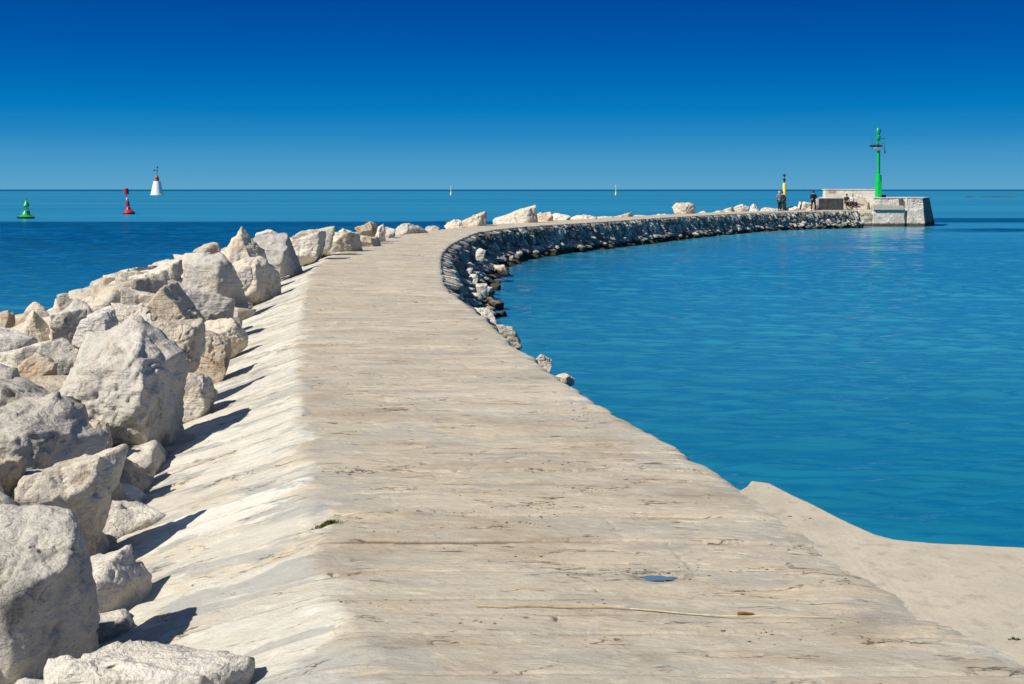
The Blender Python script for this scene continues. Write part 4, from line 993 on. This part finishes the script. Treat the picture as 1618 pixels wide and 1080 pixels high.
# raised block, two front planes: the main front and the bastion
xm = ppx(1432, 357).x
hi_f = [(ppx(1381, 357).x, YB-0.12), (xm, YB-0.16), (xm+0.02, YB-0.55), (B_.x, YB-0.5), (C_.x, 124.5), (C_.x-1.0, 127), (ppx(1381, 357).x, 127)]
hi_t = [(ppx(1381, 357).x, YB+0.22), (xm, YB+0.22), (xm+0.02, YB-0.05), (Bt.x, YB+0.05), (Ct.x, 124.2), (Ct.x-1.0, 127), (ppx(1381, 357).x, 127)]
kid(rough_prism('raised_platform', hi_f, hi_t, [M_BASTION, M_SHADED], ZW-0.4, z_hi-0.07, None, 0.13, 0.07, 7))
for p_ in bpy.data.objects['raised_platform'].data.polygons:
    if 38.0 < p_.center.x and p_.center.y > YB+0.15 and p_.normal.z < 0.8: p_.material_index = 1  # side turned from the sun gets the darker copy, its shade painted in
def slab_outline(name, out, z0, z1, m):
    return kid(rough_prism(name, out, out, m, z0, z1, None, 0.4, 0.015, 9))
ov = 0.06
slab_outline('coping', [(hi_t[0][0]-0.0, YB+0.22-ov), (xm, YB+0.22-ov), (xm+0.02, YB-0.05-ov), (Bt.x+ov, YB+0.05-ov), (Ct.x+ov, 124.2), (Ct.x-1+ov, 127), (hi_t[0][0], 127)], z_hi-0.067, z_hi, M_TOP)
# white ledge in front of the raised block
l0, l1 = ppx(1381, 330, YB-0.6), ppx(1428, 330, YB-0.6)
kid(rough_prism('ledge', [(l0.x, YB-0.55), (l1.x, YB-0.55), (l1.x, YB+0.1), (l0.x, YB+0.1)], [(l0.x, YB-0.5), (l1.x, YB-0.5), (l1.x, YB+0.1), (l0.x, YB+0.1)], M_CONC, ppx(0, 331, YB).z, ppx(0, 324, YB).z, None, 0.2, 0.03, 12))
kid(rough_prism('ledge_base', [(l0.x+0.02, YB-0.45), (l1.x+0.1, YB-0.45), (l1.x+0.1, YB+0.1), (l0.x+0.02, YB+0.1)], [(l0.x+0.02, YB-0.35), (l1.x+0.1, YB-0.35), (l1.x+0.1, YB+0.1), (l0.x+0.02, YB+0.1)], M_BASTION, ZW-0.3, ppx(0, 331.3, YB).z, None, 0.15, 0.07, 14))
# niche: a dark upright stone in the front
nb = MB(); q = ppx(1424, 318.5); nb.box((q.x, YB+0.12, q.z), (0.34, 0.3, 0.62), bev=0.03); kid(nb.build('niche_stone', simple('niche_dark', (0.12, 0.125, 0.12), 0.9, 0.1, 0.3), None, False))
# steps rising away from the camera, from the walkway to the platform
x0s, x1s = ppx(1331, 0).x, ppx(1380, 0).x
nst = 6
for i in range(nst):
    b = MB(); z1 = z_hi*(i+1)/nst; y0 = YB+1.1+i*0.36
    b.box(((x0s+x1s)/2, (y0+YB+9)/2, z1/2+ (0.002)), (x1s-x0s-0.02-0.004*i, YB+9-y0, z1-0.004), bev=0.02)
    kid(b.build('step', M_STEP, None, False))
# back parapet
pz = H-(298.3-HY)*124/F
b = MB(); pa, pb = at(1303, 0, 124), at(1384, 0, 124)
kid(rough_prism('parapet', [(pa.x, 124), (pb.x, 124), (pb.x, 125), (pa.x-0.1, 125)], [(pa.x+0.15, 124.1), (pb.x, 124.1), (pb.x, 125), (pa.x+0.1, 125)], M_PARAPET, -0.3, pz-0.08, None, 0.3, 0.04, 21))
kid(rough_prism('parapet_cap', [(pa.x+0.1, 124.04), (pb.x, 124.04), (pb.x, 125.1), (pa.x, 125.1)], [(pa.x+0.1, 124.04), (pb.x, 124.04), (pb.x, 125.1), (pa.x, 125.1)], M_TOP, pz-0.078, pz, None, 0.4, 0.012, 23))
# fill under the parapet and the seaward apron of the head
kid(rough_prism('seaward_base', [(25, 118.5), (A.x-0.8, 118.5), (A.x-0.8, 129), (24, 128)], [(25.6, 119), (A.x-0.8, 119), (A.x-0.8, 127.5), (25, 127)], M_STEP, ZW-0.4, -0.02, None, 0.5, 0.06, 25))
# thin scribbles of faded paint
def scribble(pts, Y, r, m):
    b = MB(); b.tube([at(x, y, Y) for x, y in pts], r, 5); return kid(b.build('graffiti', m, None))
M_RED = simple('faded_red_paint', (0.50, 0.20, 0.14), 0.8, 0.1); M_ORG = simple('faded_orange_paint', (0.62, 0.40, 0.2), 0.8, 0.1)
for k in range(3): scribble([(1309+k*4+dx, 300.4+dy) for dx, dy in ((0, 1.6), (0.5, -0.4), (1.2, 1.5), (2.0, -0.6), (2.8, 1.4))], 124.03, 0.018, M_RED)
scribble([(1308, 302.7), (1313, 303.0), (1319, 302.6)], 124.03, 0.02, M_ORG)
scribble([(1441, 316.6), (1443, 315.4), (1445, 316.4), (1448, 315.6), (1451, 316.2), (1455, 315.8)], YB-0.14, 0.022, M_RED)

# dark pyramid put in for the shadow at the stair side
b = MB(); q = ppx(1376, 330); b.lathe([(0.17, 0), (0.13, 0.3), (0.05, 0.68), (0.0, 0.76)], (0, 0, 0), 4)
o = b.build('stair_shadow', simple('stair_shadow_dark', (0.15, 0.145, 0.13), 0.9, 0.1, 0.3), None, False, (q.x, YB+0.75, 0.0)); tag(o, 'small dark pointed solid put in for the shadow at the right of the steps', 'painted shadow')

# concrete block with a dark grey front
c0, c1 = ppx(1290.5, 330.5, 116.6), ppx(1333, 312, 116.6)
BL = empty('concrete_block', ((c0.x+c1.x)/2, 117.3, 0.0)); tag(BL, 'low concrete block with dark grey front between the person in black and the steps', 'concrete block')
hb = 1.12
MB().box((0, 0, hb/2), (c1.x-c0.x, 1.3, hb), bev=0.03).build('body', M_CONC, BL, False)
MB().box((0.1, -0.665, hb/2-0.01), (c1.x-c0.x-0.2, 0.03, hb-0.08)).build('front_panel', M_DARKGREY, BL, False)

# weeds growing on the landing wall
def shrub(name, c, wx, wz, n, m, label):
    bm = bmesh.new(); r = random.Random(4)
    for i in range(n):
        u = r.uniform(-1, 1); x = u*wx; z = r.gauss(0, 0.3)*wz*(1-0.5*abs(u))-0.10*math.sin(u*5); y = -abs(r.gauss(0, 0.09)); s_ = r.uniform(0.02, 0.05)
        q = [Vector((r.gauss(0, 1), r.gauss(0, 1), r.gauss(0, 1))).normalized()*s_ for _ in range(3)]
        vv = [bm.verts.new(Vector((x, y, z))+k) for k in q]; bm.faces.new(vv)
    me = bpy.data.meshes.new(name); bm.to_mesh(me); bm.free(); o = link(name, me, m, loc=c); tag(o, label, 'plant'); return o
q = ppx(1373, 339, YB-0.05); shrub('wall_plant', q, 0.75, 0.42, 900, leafmat('wall_plant_green', (0.075, 0.10, 0.03)), 'green plant clinging to the landing wall above the water')

# ------------------------------------------------------------------ green harbour light
def paint(name, c, r=0.35): return simple(name, c, r, 0.5, 0.08, scale=2)
G_GREEN = paint('green_paint', (0.0, 0.42, 0.075)); G_DK = paint('dark_metal', (0.02, 0.03, 0.045)); G_GREY = paint('galvanised', (0.42, 0.44, 0.45))
G_TEAL = paint('green_paint_thin', (0.005, 0.30, 0.13))
k = 121.5/F
LT = empty('harbour_light', at(1387.8, 311.3, 121.5)); LT.location.z = z_hi
tag(LT, 'tall green harbour light with wide base and lantern on the pier head', 'harbour light')
def pz_(y): return (311.3-y)*k
MB().lathe([(5.6*k, 0), (5.6*k, 0.06), (5.2*k, 0.08), (5.2*k, pz_(276.5)), (5.0*k, pz_(275.6)), (2.9*k, pz_(275)), (0, pz_(275))], seg=28).build('base_column', G_GREEN, LT)
MB().box((0.05, -5.25*k, 0.85), (0.32, 0.03, 1.3), bev=0.01).build('hatch', G_GREEN, LT, False)
MB().lathe([(2.7*k, pz_(275.2)), (2.7*k, pz_(274.4)), (2.2*k, pz_(274)), (2.1*k, pz_(234.5))], seg=18).build('mast', G_GREEN, LT)
MB().tube([(2.4*k, -0.02, pz_(274)), (2.4*k, -0.02, pz_(234))], 0.022, 6).build('ladder_rail', G_DK, LT)
MB().lathe([(2.2*k, pz_(237.5)), (5*k, pz_(234.2)), (9.8*k, pz_(233.8)), (9.8*k, pz_(233.1)), (0, pz_(233.1))], seg=24).build('gallery_floor', G_GREY, LT)
MB().box((-4.2*k, -0.1, pz_(230.2)), (19.5*k*0.95, 0.5, 3.2*k), bev=0.01).build('solar_panel', G_DK, LT, False)
b = MB()
for a in range(8):
    x, y = 10.2*k*math.cos(a*math.pi/4+0.2), 10.2*k*math.sin(a*math.pi/4+0.2); b.tube([(x, y, pz_(233)), (x, y, pz_(218.3))], 0.012, 6)
ring = [(11*k*math.cos(t), 11*k*math.sin(t), pz_(218.3)) for t in np.linspace(0, 2*math.pi, 25)]; b.tube(ring, 0.024, 6)
ring = [(10.6*k*math.cos(t), 10.6*k*math.sin(t), pz_(225.5)) for t in np.linspace(0, 2*math.pi, 25)]; b.tube(ring, 0.010, 6)
b.build('railing', G_TEAL, LT)
b = MB(); b.tube([(4*k, 0, pz_(234)), (10.3*k, 0, pz_(233.6)), (10.6*k, 0, pz_(234.6)), (10.4*k, 0, pz_(241.5))], 0.03, 6); b.box((10.4*k, 0, pz_(239.5)), (0.09, 0.09, 0.3)); b.build('bracket', G_DK, LT)
MB().lathe([(1.4*k, pz_(233)), (1.4*k, pz_(222)), (2.9*k, pz_(220.5)), (3.4*k, pz_(218)), (3.7*k, pz_(214.5)), (2.2*k, pz_(213)), (2.4*k, pz_(212)), (3.8*k, pz_(209)), (3.8*k, pz_(205)), (2.6*k, pz_(202.5)), (1.4*k, pz_(202)), (1.2*k, pz_(200.6)), (0, pz_(200.2))], seg=18).build('lantern', G_TEAL, LT)
MB().tube([(0, 0, pz_(200.4)), (0, 0, pz_(197.5))], 0.012, 5).build('lightning_rod', G_TEAL, LT)
for xq, w_ in ((1395.5, 0.28), (1398.5, 0.2)):
    pass
q = ppx(1396.5, 311.2, 122.0); o = MB().box((0, 0, 0.12), (0.4, 0.3, 0.24), bev=0.05).build('bag', simple('navy_cloth', (0.01, 0.015, 0.05), 0.8, 0.1), None, True, (q.x, 122.0, z_hi)); tag(o, 'small dark blue bag on the platform right of the green light', 'bag')

# ------------------------------------------------------------------ yellow beacon with two black cones
Yc = 114.8; k = Yc/F
YBn = empty('cardinal_beacon', (at(1239.4, 330, Yc).x, Yc, -0.35)); tag(YBn, 'yellow and black beacon post topped by two black cones pointing down', 'beacon')
zz = lambda y: H-(y-HY)*k+0.35
MB().lathe([(3.3*k, zz(336)), (3.3*k, zz(327)), (2.8*k, zz(326)), (2.7*k, zz(310))], seg=18).build('black_base', simple('beacon_black', (0.02, 0.022, 0.025), 0.5), YBn)
MB().lathe([(2.65*k, zz(309.95)), (2.65*k, zz(290)), (2.2*k, zz(289)), (0, zz(288.8))], seg=18).build('yellow_column', simple('beacon_yellow', (0.80, 0.60, 0.10), 0.45), YBn)
MB().tube([(0, 0, zz(289)), (0, 0, zz(275))], 0.035, 6).build('pole', G_DK, YBn)
for y0, y1 in ((275, 280), (282.2, 288)):
    MB().lathe([(0.02, zz(y1)), (3.1*k, zz(y0)), (0, zz(y0-0.1))], seg=14).build('cone', G_DK, YBn)

# ------------------------------------------------------------------ people
SKIN = simple('skin', (0.42, 0.26, 0.18), 0.55, 0.3, 0.05)
def skin_obj(name, nodes, edges, m, parent=None, grow=0.0, sub=1, loc=None):
    names = list(nodes); me = bpy.data.meshes.new(name)
    me.from_pydata([nodes[n][0] for n in names], [(names.index(a), names.index(b2)) for a, b2 in edges], []); me.update()
    o = bpy.data.objects.new(name, me); COL.objects.link(o)
    md = o.modifiers.new('skin', 'SKIN'); md.use_smooth_shade = True; ms = o.modifiers.new('sub', 'SUBSURF'); ms.levels = sub; ms.render_levels = sub
    for i, n in enumerate(names):
        r = nodes[n][1]; r = r if isinstance(r, tuple) else (r, r); sv = me.skin_vertices[0].data[i]; sv.radius = (r[0]+grow, r[1]+grow); sv.use_root = (i == 0)
    bpy.context.view_layer.update(); d = bpy.context.evaluated_depsgraph_get(); ev = bpy.data.meshes.new_from_object(o.evaluated_get(d))
    bpy.data.objects.remove(o); ev.name = name; ev.materials.clear()
    return link(name, ev, m, parent, True, loc)

def person(loc, rz, J, label, top_m, leg_m, hair_m, shoe_m, cap=None, long_coat=0.0, group=None, scale=1.0):
    """J: joints (shL elL wrL ... ) in metres, figure faces -Y"""
    n = {'pel': (J['pel'], (0.13, 0.11)), 'waist': (J['waist'], (0.13, 0.10)), 'chest': (J['chest'], (0.165, 0.115)), 'neck': (J['neck'], 0.055),
         'jaw': (J['jaw'], (0.062, 0.07)), 'head': (J['head'], (0.076, 0.092)), 'crown': (J['crown'], (0.055, 0.065))}
    e = [('pel', 'waist'), ('waist', 'chest'), ('chest', 'neck'), ('neck', 'jaw'), ('jaw', 'head'), ('head', 'crown')]
    hj = Vector(J['jaw']); n['nose'] = (tuple(Vector(J['head'])+Vector((0, -0.098, -0.02))), 0.012); e.append(('head', 'nose'))
    for s_, sg in (('L', -1), ('R', 1)):
        n['sh'+s_] = (J['sh'+s_], 0.062); n['el'+s_] = (J['el'+s_], 0.043); n['wr'+s_] = (J['wr'+s_], 0.028)
        hd = (Vector(J['wr'+s_])-Vector(J['el'+s_])).normalized(); pm = Vector(J['wr'+s_])+hd*0.07
        n['palm'+s_] = (tuple(pm), (0.036, 0.018)); e += [('chest', 'sh'+s_), ('sh'+s_, 'el'+s_), ('el'+s_, 'wr'+s_), ('wr'+s_, 'palm'+s_)]
        side = hd.cross(Vector((0, 1, 0.2))).normalized()
        for q in range(4):
            b_ = pm+side*(q-1.5)*0.018; t1 = b_+hd*(0.05-0.004*abs(q-1.3)); t2 = t1+hd*0.025+Vector((0, -0.018, 0))
            n['f%d%s' % (q, s_)] = (tuple(t1), 0.009); n['g%d%s' % (q, s_)] = (tuple(t2), 0.007); e += [('palm'+s_, 'f%d%s' % (q, s_)), ('f%d%s' % (q, s_), 'g%d%s' % (q, s_))]
        th = Vector(J['wr'+s_])+hd*0.045-side*0.045; n['th'+s_] = (tuple(th), 0.010); e.append(('wr'+s_, 'th'+s_))
        n['hip'+s_] = (J['hip'+s_], (0.09, 0.09)); n['kn'+s_] = (J['kn'+s_], 0.06); n['an'+s_] = (J['an'+s_], 0.042)
        n['to'+s_] = (tuple(Vector(J['an'+s_])+Vector(J.get('toe', (0, -0.17, -0.05)))), 0.035)
        e += [('pel', 'hip'+s_), ('hip'+s_, 'kn'+s_), ('kn'+s_, 'an'+s_), ('an'+s_, 'to'+s_)]
    body = skin_obj('person', n, e, SKIN, None, 0, 1, loc); body.rotation_euler = (0, 0, rz); body.scale = (scale,)*3
    tag(body, label, 'person', group)
    tp = ['pel', 'waist', 'chest', 'shL', 'shR', 'elL', 'elR']; nn = {a: n[a] for a in tp}
    for s_ in 'LR': nn['wr'+s_] = (tuple(Vector(n['wr'+s_][0]).lerp(Vector(n['el'+s_][0]), 0.12)), 0.034)
    nn['col'] = (tuple(Vector(n['neck'][0]).lerp(Vector(n['chest'][0]), 0.25)), 0.062)
    nn['hem'] = (tuple(Vector(n['pel'][0])+Vector((0, 0, -0.09))), (0.135, 0.115))
    ee = [('hem', 'pel'), ('pel', 'waist'), ('waist', 'chest'), ('chest', 'col'), ('chest', 'shL'), ('chest', 'shR'), ('shL', 'elL'), ('shR', 'elR'), ('elL', 'wrL'), ('elR', 'wrR')]
    skin_obj('jacket', nn, ee, top_m, body, 0.022)
    lg = {a: n[a] for a in ('pel', 'hipL', 'hipR', 'knL', 'knR')}
    for s_ in 'LR': lg['an'+s_] = (tuple(Vector(n['an'+s_][0]).lerp(Vector(n['kn'+s_][0]), 0.06)), 0.05)
    skin_obj('trousers', lg, [('pel', 'hipL'), ('pel', 'hipR'), ('hipL', 'knL'), ('hipR', 'knR'), ('knL', 'anL'), ('knR', 'anR')], leg_m, body, 0.018)
    for s_ in 'LR':
        a_ = Vector(n['an'+s_][0]); t_ = Vector(n['to'+s_][0]); b = MB(); mid_ = (a_+t_)/2; b.box((mid_.x, mid_.y+0.0, t_.z-0.0), (0.10, 0.29, 0.085), bev=0.03); b.build('shoe', shoe_m, body)
    hd_ = Vector(J['head']); b = MB(); b.lathe([(0.0, -0.06), (0.07, -0.055), (0.093, 0.0), (0.097, 0.05), (0.08, 0.10), (0.045, 0.128), (0, 0.135)], (hd_.x, hd_.y+0.022, hd_.z-0.0), 16)
    b.build('cap' if cap else 'hair', cap or hair_m, body)
    return body
def stand(arm='front', stance=0.12):
    J = dict(pel=(0, 0, 0.95), waist=(0, 0, 1.12), chest=(0, 0.01, 1.34), neck=(0, 0, 1.50), jaw=(0, -0.02, 1.565), head=(0, -0.01, 1.64), crown=(0, 0, 1.70),
             shL=(-0.18, 0, 1.41), shR=(0.18, 0, 1.41), hipL=(-0.095, 0, 0.88), hipR=(0.095, 0, 0.88), knL=(-stance, -0.02, 0.49), knR=(stance, -0.02, 0.49),
             anL=(-stance-0.03, 0.02, 0.085), anR=(stance+0.03, 0.02, 0.085))
    if arm == 'front': J.update(elL=(-0.26, 0.02, 1.13), elR=(0.26, 0.02, 1.13), wrL=(-0.13, -0.18, 1.05), wrR=(0.13, -0.18, 1.05))
    elif arm == 'down': J.update(elL=(-0.24, 0.03, 1.12), elR=(0.24, 0.03, 1.12), wrL=(-0.25, -0.05, 0.87), wrR=(0.25, -0.05, 0.87))
    return J
def sit(armR=None):
    zs = 0.40
    J = dict(pel=(0, 0, zs+0.12), waist=(0, 0.0, zs+0.28), chest=(0, -0.04, zs+0.50), neck=(0, -0.07, zs+0.66), jaw=(0, -0.10, zs+0.72), head=(0, -0.10, zs+0.80), crown=(0, -0.09, zs+0.86),
             shL=(-0.18, -0.05, zs+0.56), shR=(0.18, -0.05, zs+0.56), hipL=(-0.09, -0.04, zs+0.09), hipR=(0.09, -0.04, zs+0.09), knL=(-0.17, -0.46, zs+0.10), knR=(0.17, -0.46, zs+0.10),
             anL=(-0.19, -0.42, 0.085), anR=(0.19, -0.42, 0.085), elL=(-0.25, -0.14, zs+0.30), elR=(0.25, -0.14, zs+0.30), wrL=(-0.10, -0.34, zs+0.24), wrR=(0.10, -0.34, zs+0.24))
    if armR: J.update(armR)
    return J
cl = lambda n, c: simple(n, c, 0.85, 0.15, 0.2, scale=6)
BLACK, NAVY, DK, GREYC = cl('black_cloth', (0.012, 0.013, 0.018)), cl('navy_trousers', (0.012, 0.022, 0.045)), cl('dark_cloth', (0.03, 0.035, 0.045)), cl('grey_jacket', (0.17, 0.22, 0.27))
PURP, WHITEC, LILAC = cl('purple_jacket', (0.07, 0.045, 0.06)), cl('white_shirt', (0.72, 0.70, 0.68)), cl('lilac_cap', (0.55, 0.45, 0.62))
BROWN, HGREY, SHOE, OLIVE = cl('brown_hair', (0.05, 0.035, 0.025)), cl('grey_hair', (0.28, 0.27, 0.25)), cl('dark_shoe', (0.02, 0.018, 0.018)), cl('olive_trousers', (0.06, 0.055, 0.03))
def feet(px, py): q = gp(px, py); return (q.x, q.y, 0.0)
f = feet(1231.5, 333.2); person(f, math.pi+0.2, stand('front', 0.06), 'standing person in grey striped jacket, dark trousers and lilac cap beside the yellow beacon', GREYC, NAVY, BROWN, SHOE, LILAC)
hem = None
f2 = (at(1236.2, 0, 113.2).x, 113.2, -0.02); person(f2, math.pi-0.5, stand('down', 0.09), 'standing person in dark clothes half hidden behind the grey jacket, before the beacon', DK, DK, BROWN, SHOE, None)
f = feet(1285.4, 333.0); person(f, math.pi, stand('front', 0.15), 'standing person all in black with feet apart, seen from behind', BLACK, BLACK, BROWN, SHOE, None, scale=1.02)
ysit = YB+1.1+0.36*2; zst = z_hi/nst
def seat(px): return (at(px, 0, 118.6).x, YB+1.1+0.36+0.22, zst*0.0+0.02)
a = person((at(1340.6, 0, 118.9).x, YB+1.62, 0.17), 0.1, sit(), 'seated person in dark purple jacket on the steps, left of the pair', PURP, OLIVE, BROWN, SHOE)
b_ = person((at(1350.2, 0, 118.9).x, YB+1.62, 0.17), -0.05, sit(dict(elR=(0.36, -0.14, 0.78), wrR=(0.50, -0.18, 1.0))), 'seated person in white top with one arm raised, right of the pair', WHITEC, PURP, HGREY, SHOE)
o = MB().box((0, 0, 0.17), (0.42, 0.22, 0.34), bev=0.07).build('bag', PURP, None, True, (at(1355.0, 0, 118.6).x, YB+1.3, 0.38)); tag(o, 'dark purple bag on the step beside the person in white', 'bag')
MB().tube([(-0.13, 0, 0.32), (-0.1, 0, 0.45), (0.1, 0, 0.45), (0.13, 0, 0.32)], 0.014, 6).build('handle', DK, o)

# ------------------------------------------------------------------ buoys and marks on the sea
def seaY(py): return (H-ZW)*F/(py-HY)
# green lateral buoy
Yg = seaY(345.0); k = Yg/F; g = empty('green_buoy', (at(41, 0, Yg).x, Yg, ZW)); g.rotation_euler = (0, 0.03, 0)
tag(g, 'green conical navigation buoy floating at the far left', 'buoy')
BG = paint('buoy_green', (0.02, 0.36, 0.06)); BD = simple('wet_hull', (0.02, 0.03, 0.02), 0.4); BR = paint('buoy_red', (0.42, 0.02, 0.04))
MB().lathe([(10*k, -0.3), (13.4*k, -0.05), (13.6*k, 2.2*k), (12*k, 3.2*k)], seg=24).build('hull', BD, g)
MB().lathe([(11.6*k, 3.2*k), (9.5*k, 4.6*k), (6.5*k, 6.5*k), (5.5*k, 9*k), (3.9*k, 12.5*k), (0, 12.6*k)], seg=20).build('float_top', BG, g)
b = MB()
for a in range(4):
    t = a*math.pi/2+0.5; b.tube([(6.2*k*math.cos(t), 6.2*k*math.sin(t), 6*k), (2.4*k*math.cos(t), 2.4*k*math.sin(t), 20*k)], 0.035, 6)
for hq, rq in ((11, 4.7), (15.5, 3.6)): b.tube([(rq*k*math.cos(t), rq*k*math.sin(t), hq*k) for t in np.linspace(0, 6.283, 13)], 0.022, 5)
b.build('lattice_tower', BG, g)
MB().lathe([(2.6*k, 18.6*k), (4.9*k, 20.2*k), (4.2*k, 22.5*k), (2.2*k, 26.5*k), (0.6*k, 29.5*k), (0, 29.8*k)], seg=18).build('cone_topmark', BG, g)
MB().lathe([(0.8*k, 29*k), (0.8*k, 32.5*k), (0, 33*k)], seg=10).build('lantern', G_TEAL, g)
# red lateral buoy, leaning a little
Yr = seaY(338.0); k = Yr/F; r_ = empty('red_buoy', (at(203.5, 0, Yr).x, Yr, ZW)); r_.rotation_euler = (0, -0.11, 0)
tag(r_, 'red navigation buoy with can topmark leaning slightly left', 'buoy')
MB().lathe([(7*k, -0.3), (9.6*k, -0.02), (9.9*k, 1.6*k), (9*k, 2.6*k)], seg=24).build('hull', simple('dark_red_hull', (0.06, 0.008, 0.015), 0.4), r_)
MB().lathe([(9*k, 2.6*k), (7*k, 5*k), (3.4*k, 8.2*k), (2.4*k, 11*k), (0, 11*k)], seg=20).build('float_top', BR, r_)
b = MB()
for a in range(4):
    t = a*math.pi/2+0.3; b.tube([(3.4*k*math.cos(t), 3.4*k*math.sin(t), 8*k), (1.7*k*math.cos(t), 1.7*k*math.sin(t), 24*k)], 0.045, 6)
b.tube([(2*k*math.cos(t), 2*k*math.sin(t), 20*k) for t in np.linspace(0, 6.283, 13)], 0.03, 5)
b.lathe([(2.3*k, 12*k), (2.0*k, 19.5*k), (0, 19.6*k)], seg=12)
b.build('lattice_tower', BR, r_)
MB().lathe([(1.5*k, 22.5*k), (1.7*k, 25.5*k), (0, 26.5*k)], seg=12).build('lantern', simple('white_lantern', (0.75, 0.76, 0.78), 0.3), r_)
MB().lathe([(0.5*k, 25*k), (0.5*k, 32*k)], seg=8).build('topmark_pole', BR, r_)
MB().lathe([(2.9*k, 31.5*k), (3.9*k, 32*k), (3.9*k, 40.2*k), (3.2*k, 41*k), (0, 41*k)], seg=18).build('can_topmark', BR, r_)
# white beacon tower
Yw_ = seaY(307.6); k = Yw_/F; wb = empty('beacon_tower', (at(248.2, 0, Yw_).x, Yw_, ZW)); tag(wb, 'white conical beacon tower with red top standing in the sea on the left', 'beacon tower')
MB().lathe([(10.4*k, -0.5), (10.4*k, 1.0*k), (9.7*k, 1.2*k), (5.4*k, 21.6*k), (0, 21.6*k)], seg=36).build('tower', simple('tower_white', (0.80, 0.80, 0.78), 0.6, 0.2, 0.06, scale=0.4), wb)
MB().lathe([(3.1*k, 21.6*k), (3.0*k, 27.5*k), (2.2*k, 28.3*k), (1.4*k, 31*k), (0, 31*k)], seg=24).build('red_turret', simple('tower_red', (0.34, 0.03, 0.04), 0.5), wb)
MB().tube([(0, 0, 31*k), (0.3*k, 0, 44*k)], 0.35*k, 6).build('mast', G_DK, wb)
MB().lathe([(0, 41.5*k), (1.5*k, 43.7*k), (0, 46*k)], (0.3*k, 0, 0), 10).build('topmark', G_DK, wb)
MB().lathe([(0, 36.5*k), (1.3*k, 38.2*k), (0, 40*k)], (0.2*k, 0, 0), 10).build('topmark', G_DK, wb)
b = MB(); b.tube([(0, 0, 38.6*k), (-4.4*k, 0, 39*k)], 0.25*k, 6); b.lathe([(0, -1.7*k), (1.4*k, 0), (0, 1.7*k)], (-4.6*k, 0, 39*k), 10); b.build('side_arm', G_DK, wb)
# two thin yellow special marks
Yy = seaY(308.0); k = Yy/F
ym = simple('mark_yellow', (0.75, 0.68, 0.18), 0.5); yp = simple('mark_pole', (0.66, 0.68, 0.55), 0.5)
def ymark(px, top, lab):
    e = empty('spar_buoy', (at(px, 0, Yy).x, Yy, ZW)); tag(e, lab, 'buoy', 'thin yellow buoys out on the sea')
    MB().lathe([(1.2*k, -0.3), (1.5*k, 0.6*k), (1.4*k, 3.0*k), (0.6*k, 4.6*k), (0, 4.6*k)], seg=14).build('float', ym, e)
    MB().lathe([(0.55*k, 4.2*k), (0.45*k, top*k), (0, top*k)], seg=8).build('pole', yp, e)
ymark(712.6, 15, 'thin yellow buoy on the sea above the first tilted block'); ymark(973.2, 16.5, 'thin yellow buoy on the sea left of the round lone boulder')

# low dark reef far off at the right
Yf = 560.0
def reef(x0, x1, seed, lab):
    n = 60; V = []; w0 = (x0-CX)*Yf/F; w1 = (x1-CX)*Yf/F; Fq = []
    q = np.linspace(0, 1, n); prof = np.sin(q*math.pi)**0.4*(0.28+0.3*np.clip(fbm(P3(q*12, 0*q, float(seed)), 4)+0.35, 0, 1))
    for i in range(n):
        x = w0+(w1-w0)*q[i]
        for yy_, zz_ in ((-1.6, -0.5), (-0.8, prof[i]*0.8), (0, prof[i]), (1.2, prof[i]*0.6), (2.5, -0.5)): V.append((x, Yf+yy_, ZW+zz_))
    me = np_mesh('reef', np.array(V), grid_faces(n, 5)); o = link('reef', me, simple('reef_dark', (0.05, 0.06, 0.06), 0.9, 0.1)); tag(o, lab, 'reef')
reef(1523, 1542, 3, 'short low dark reef far off right of the pier head'); reef(1546, 1608, 5, 'long low dark reef far off at the right edge')
print('rocks', ROCKN, 'objects', len(bpy.data.objects))
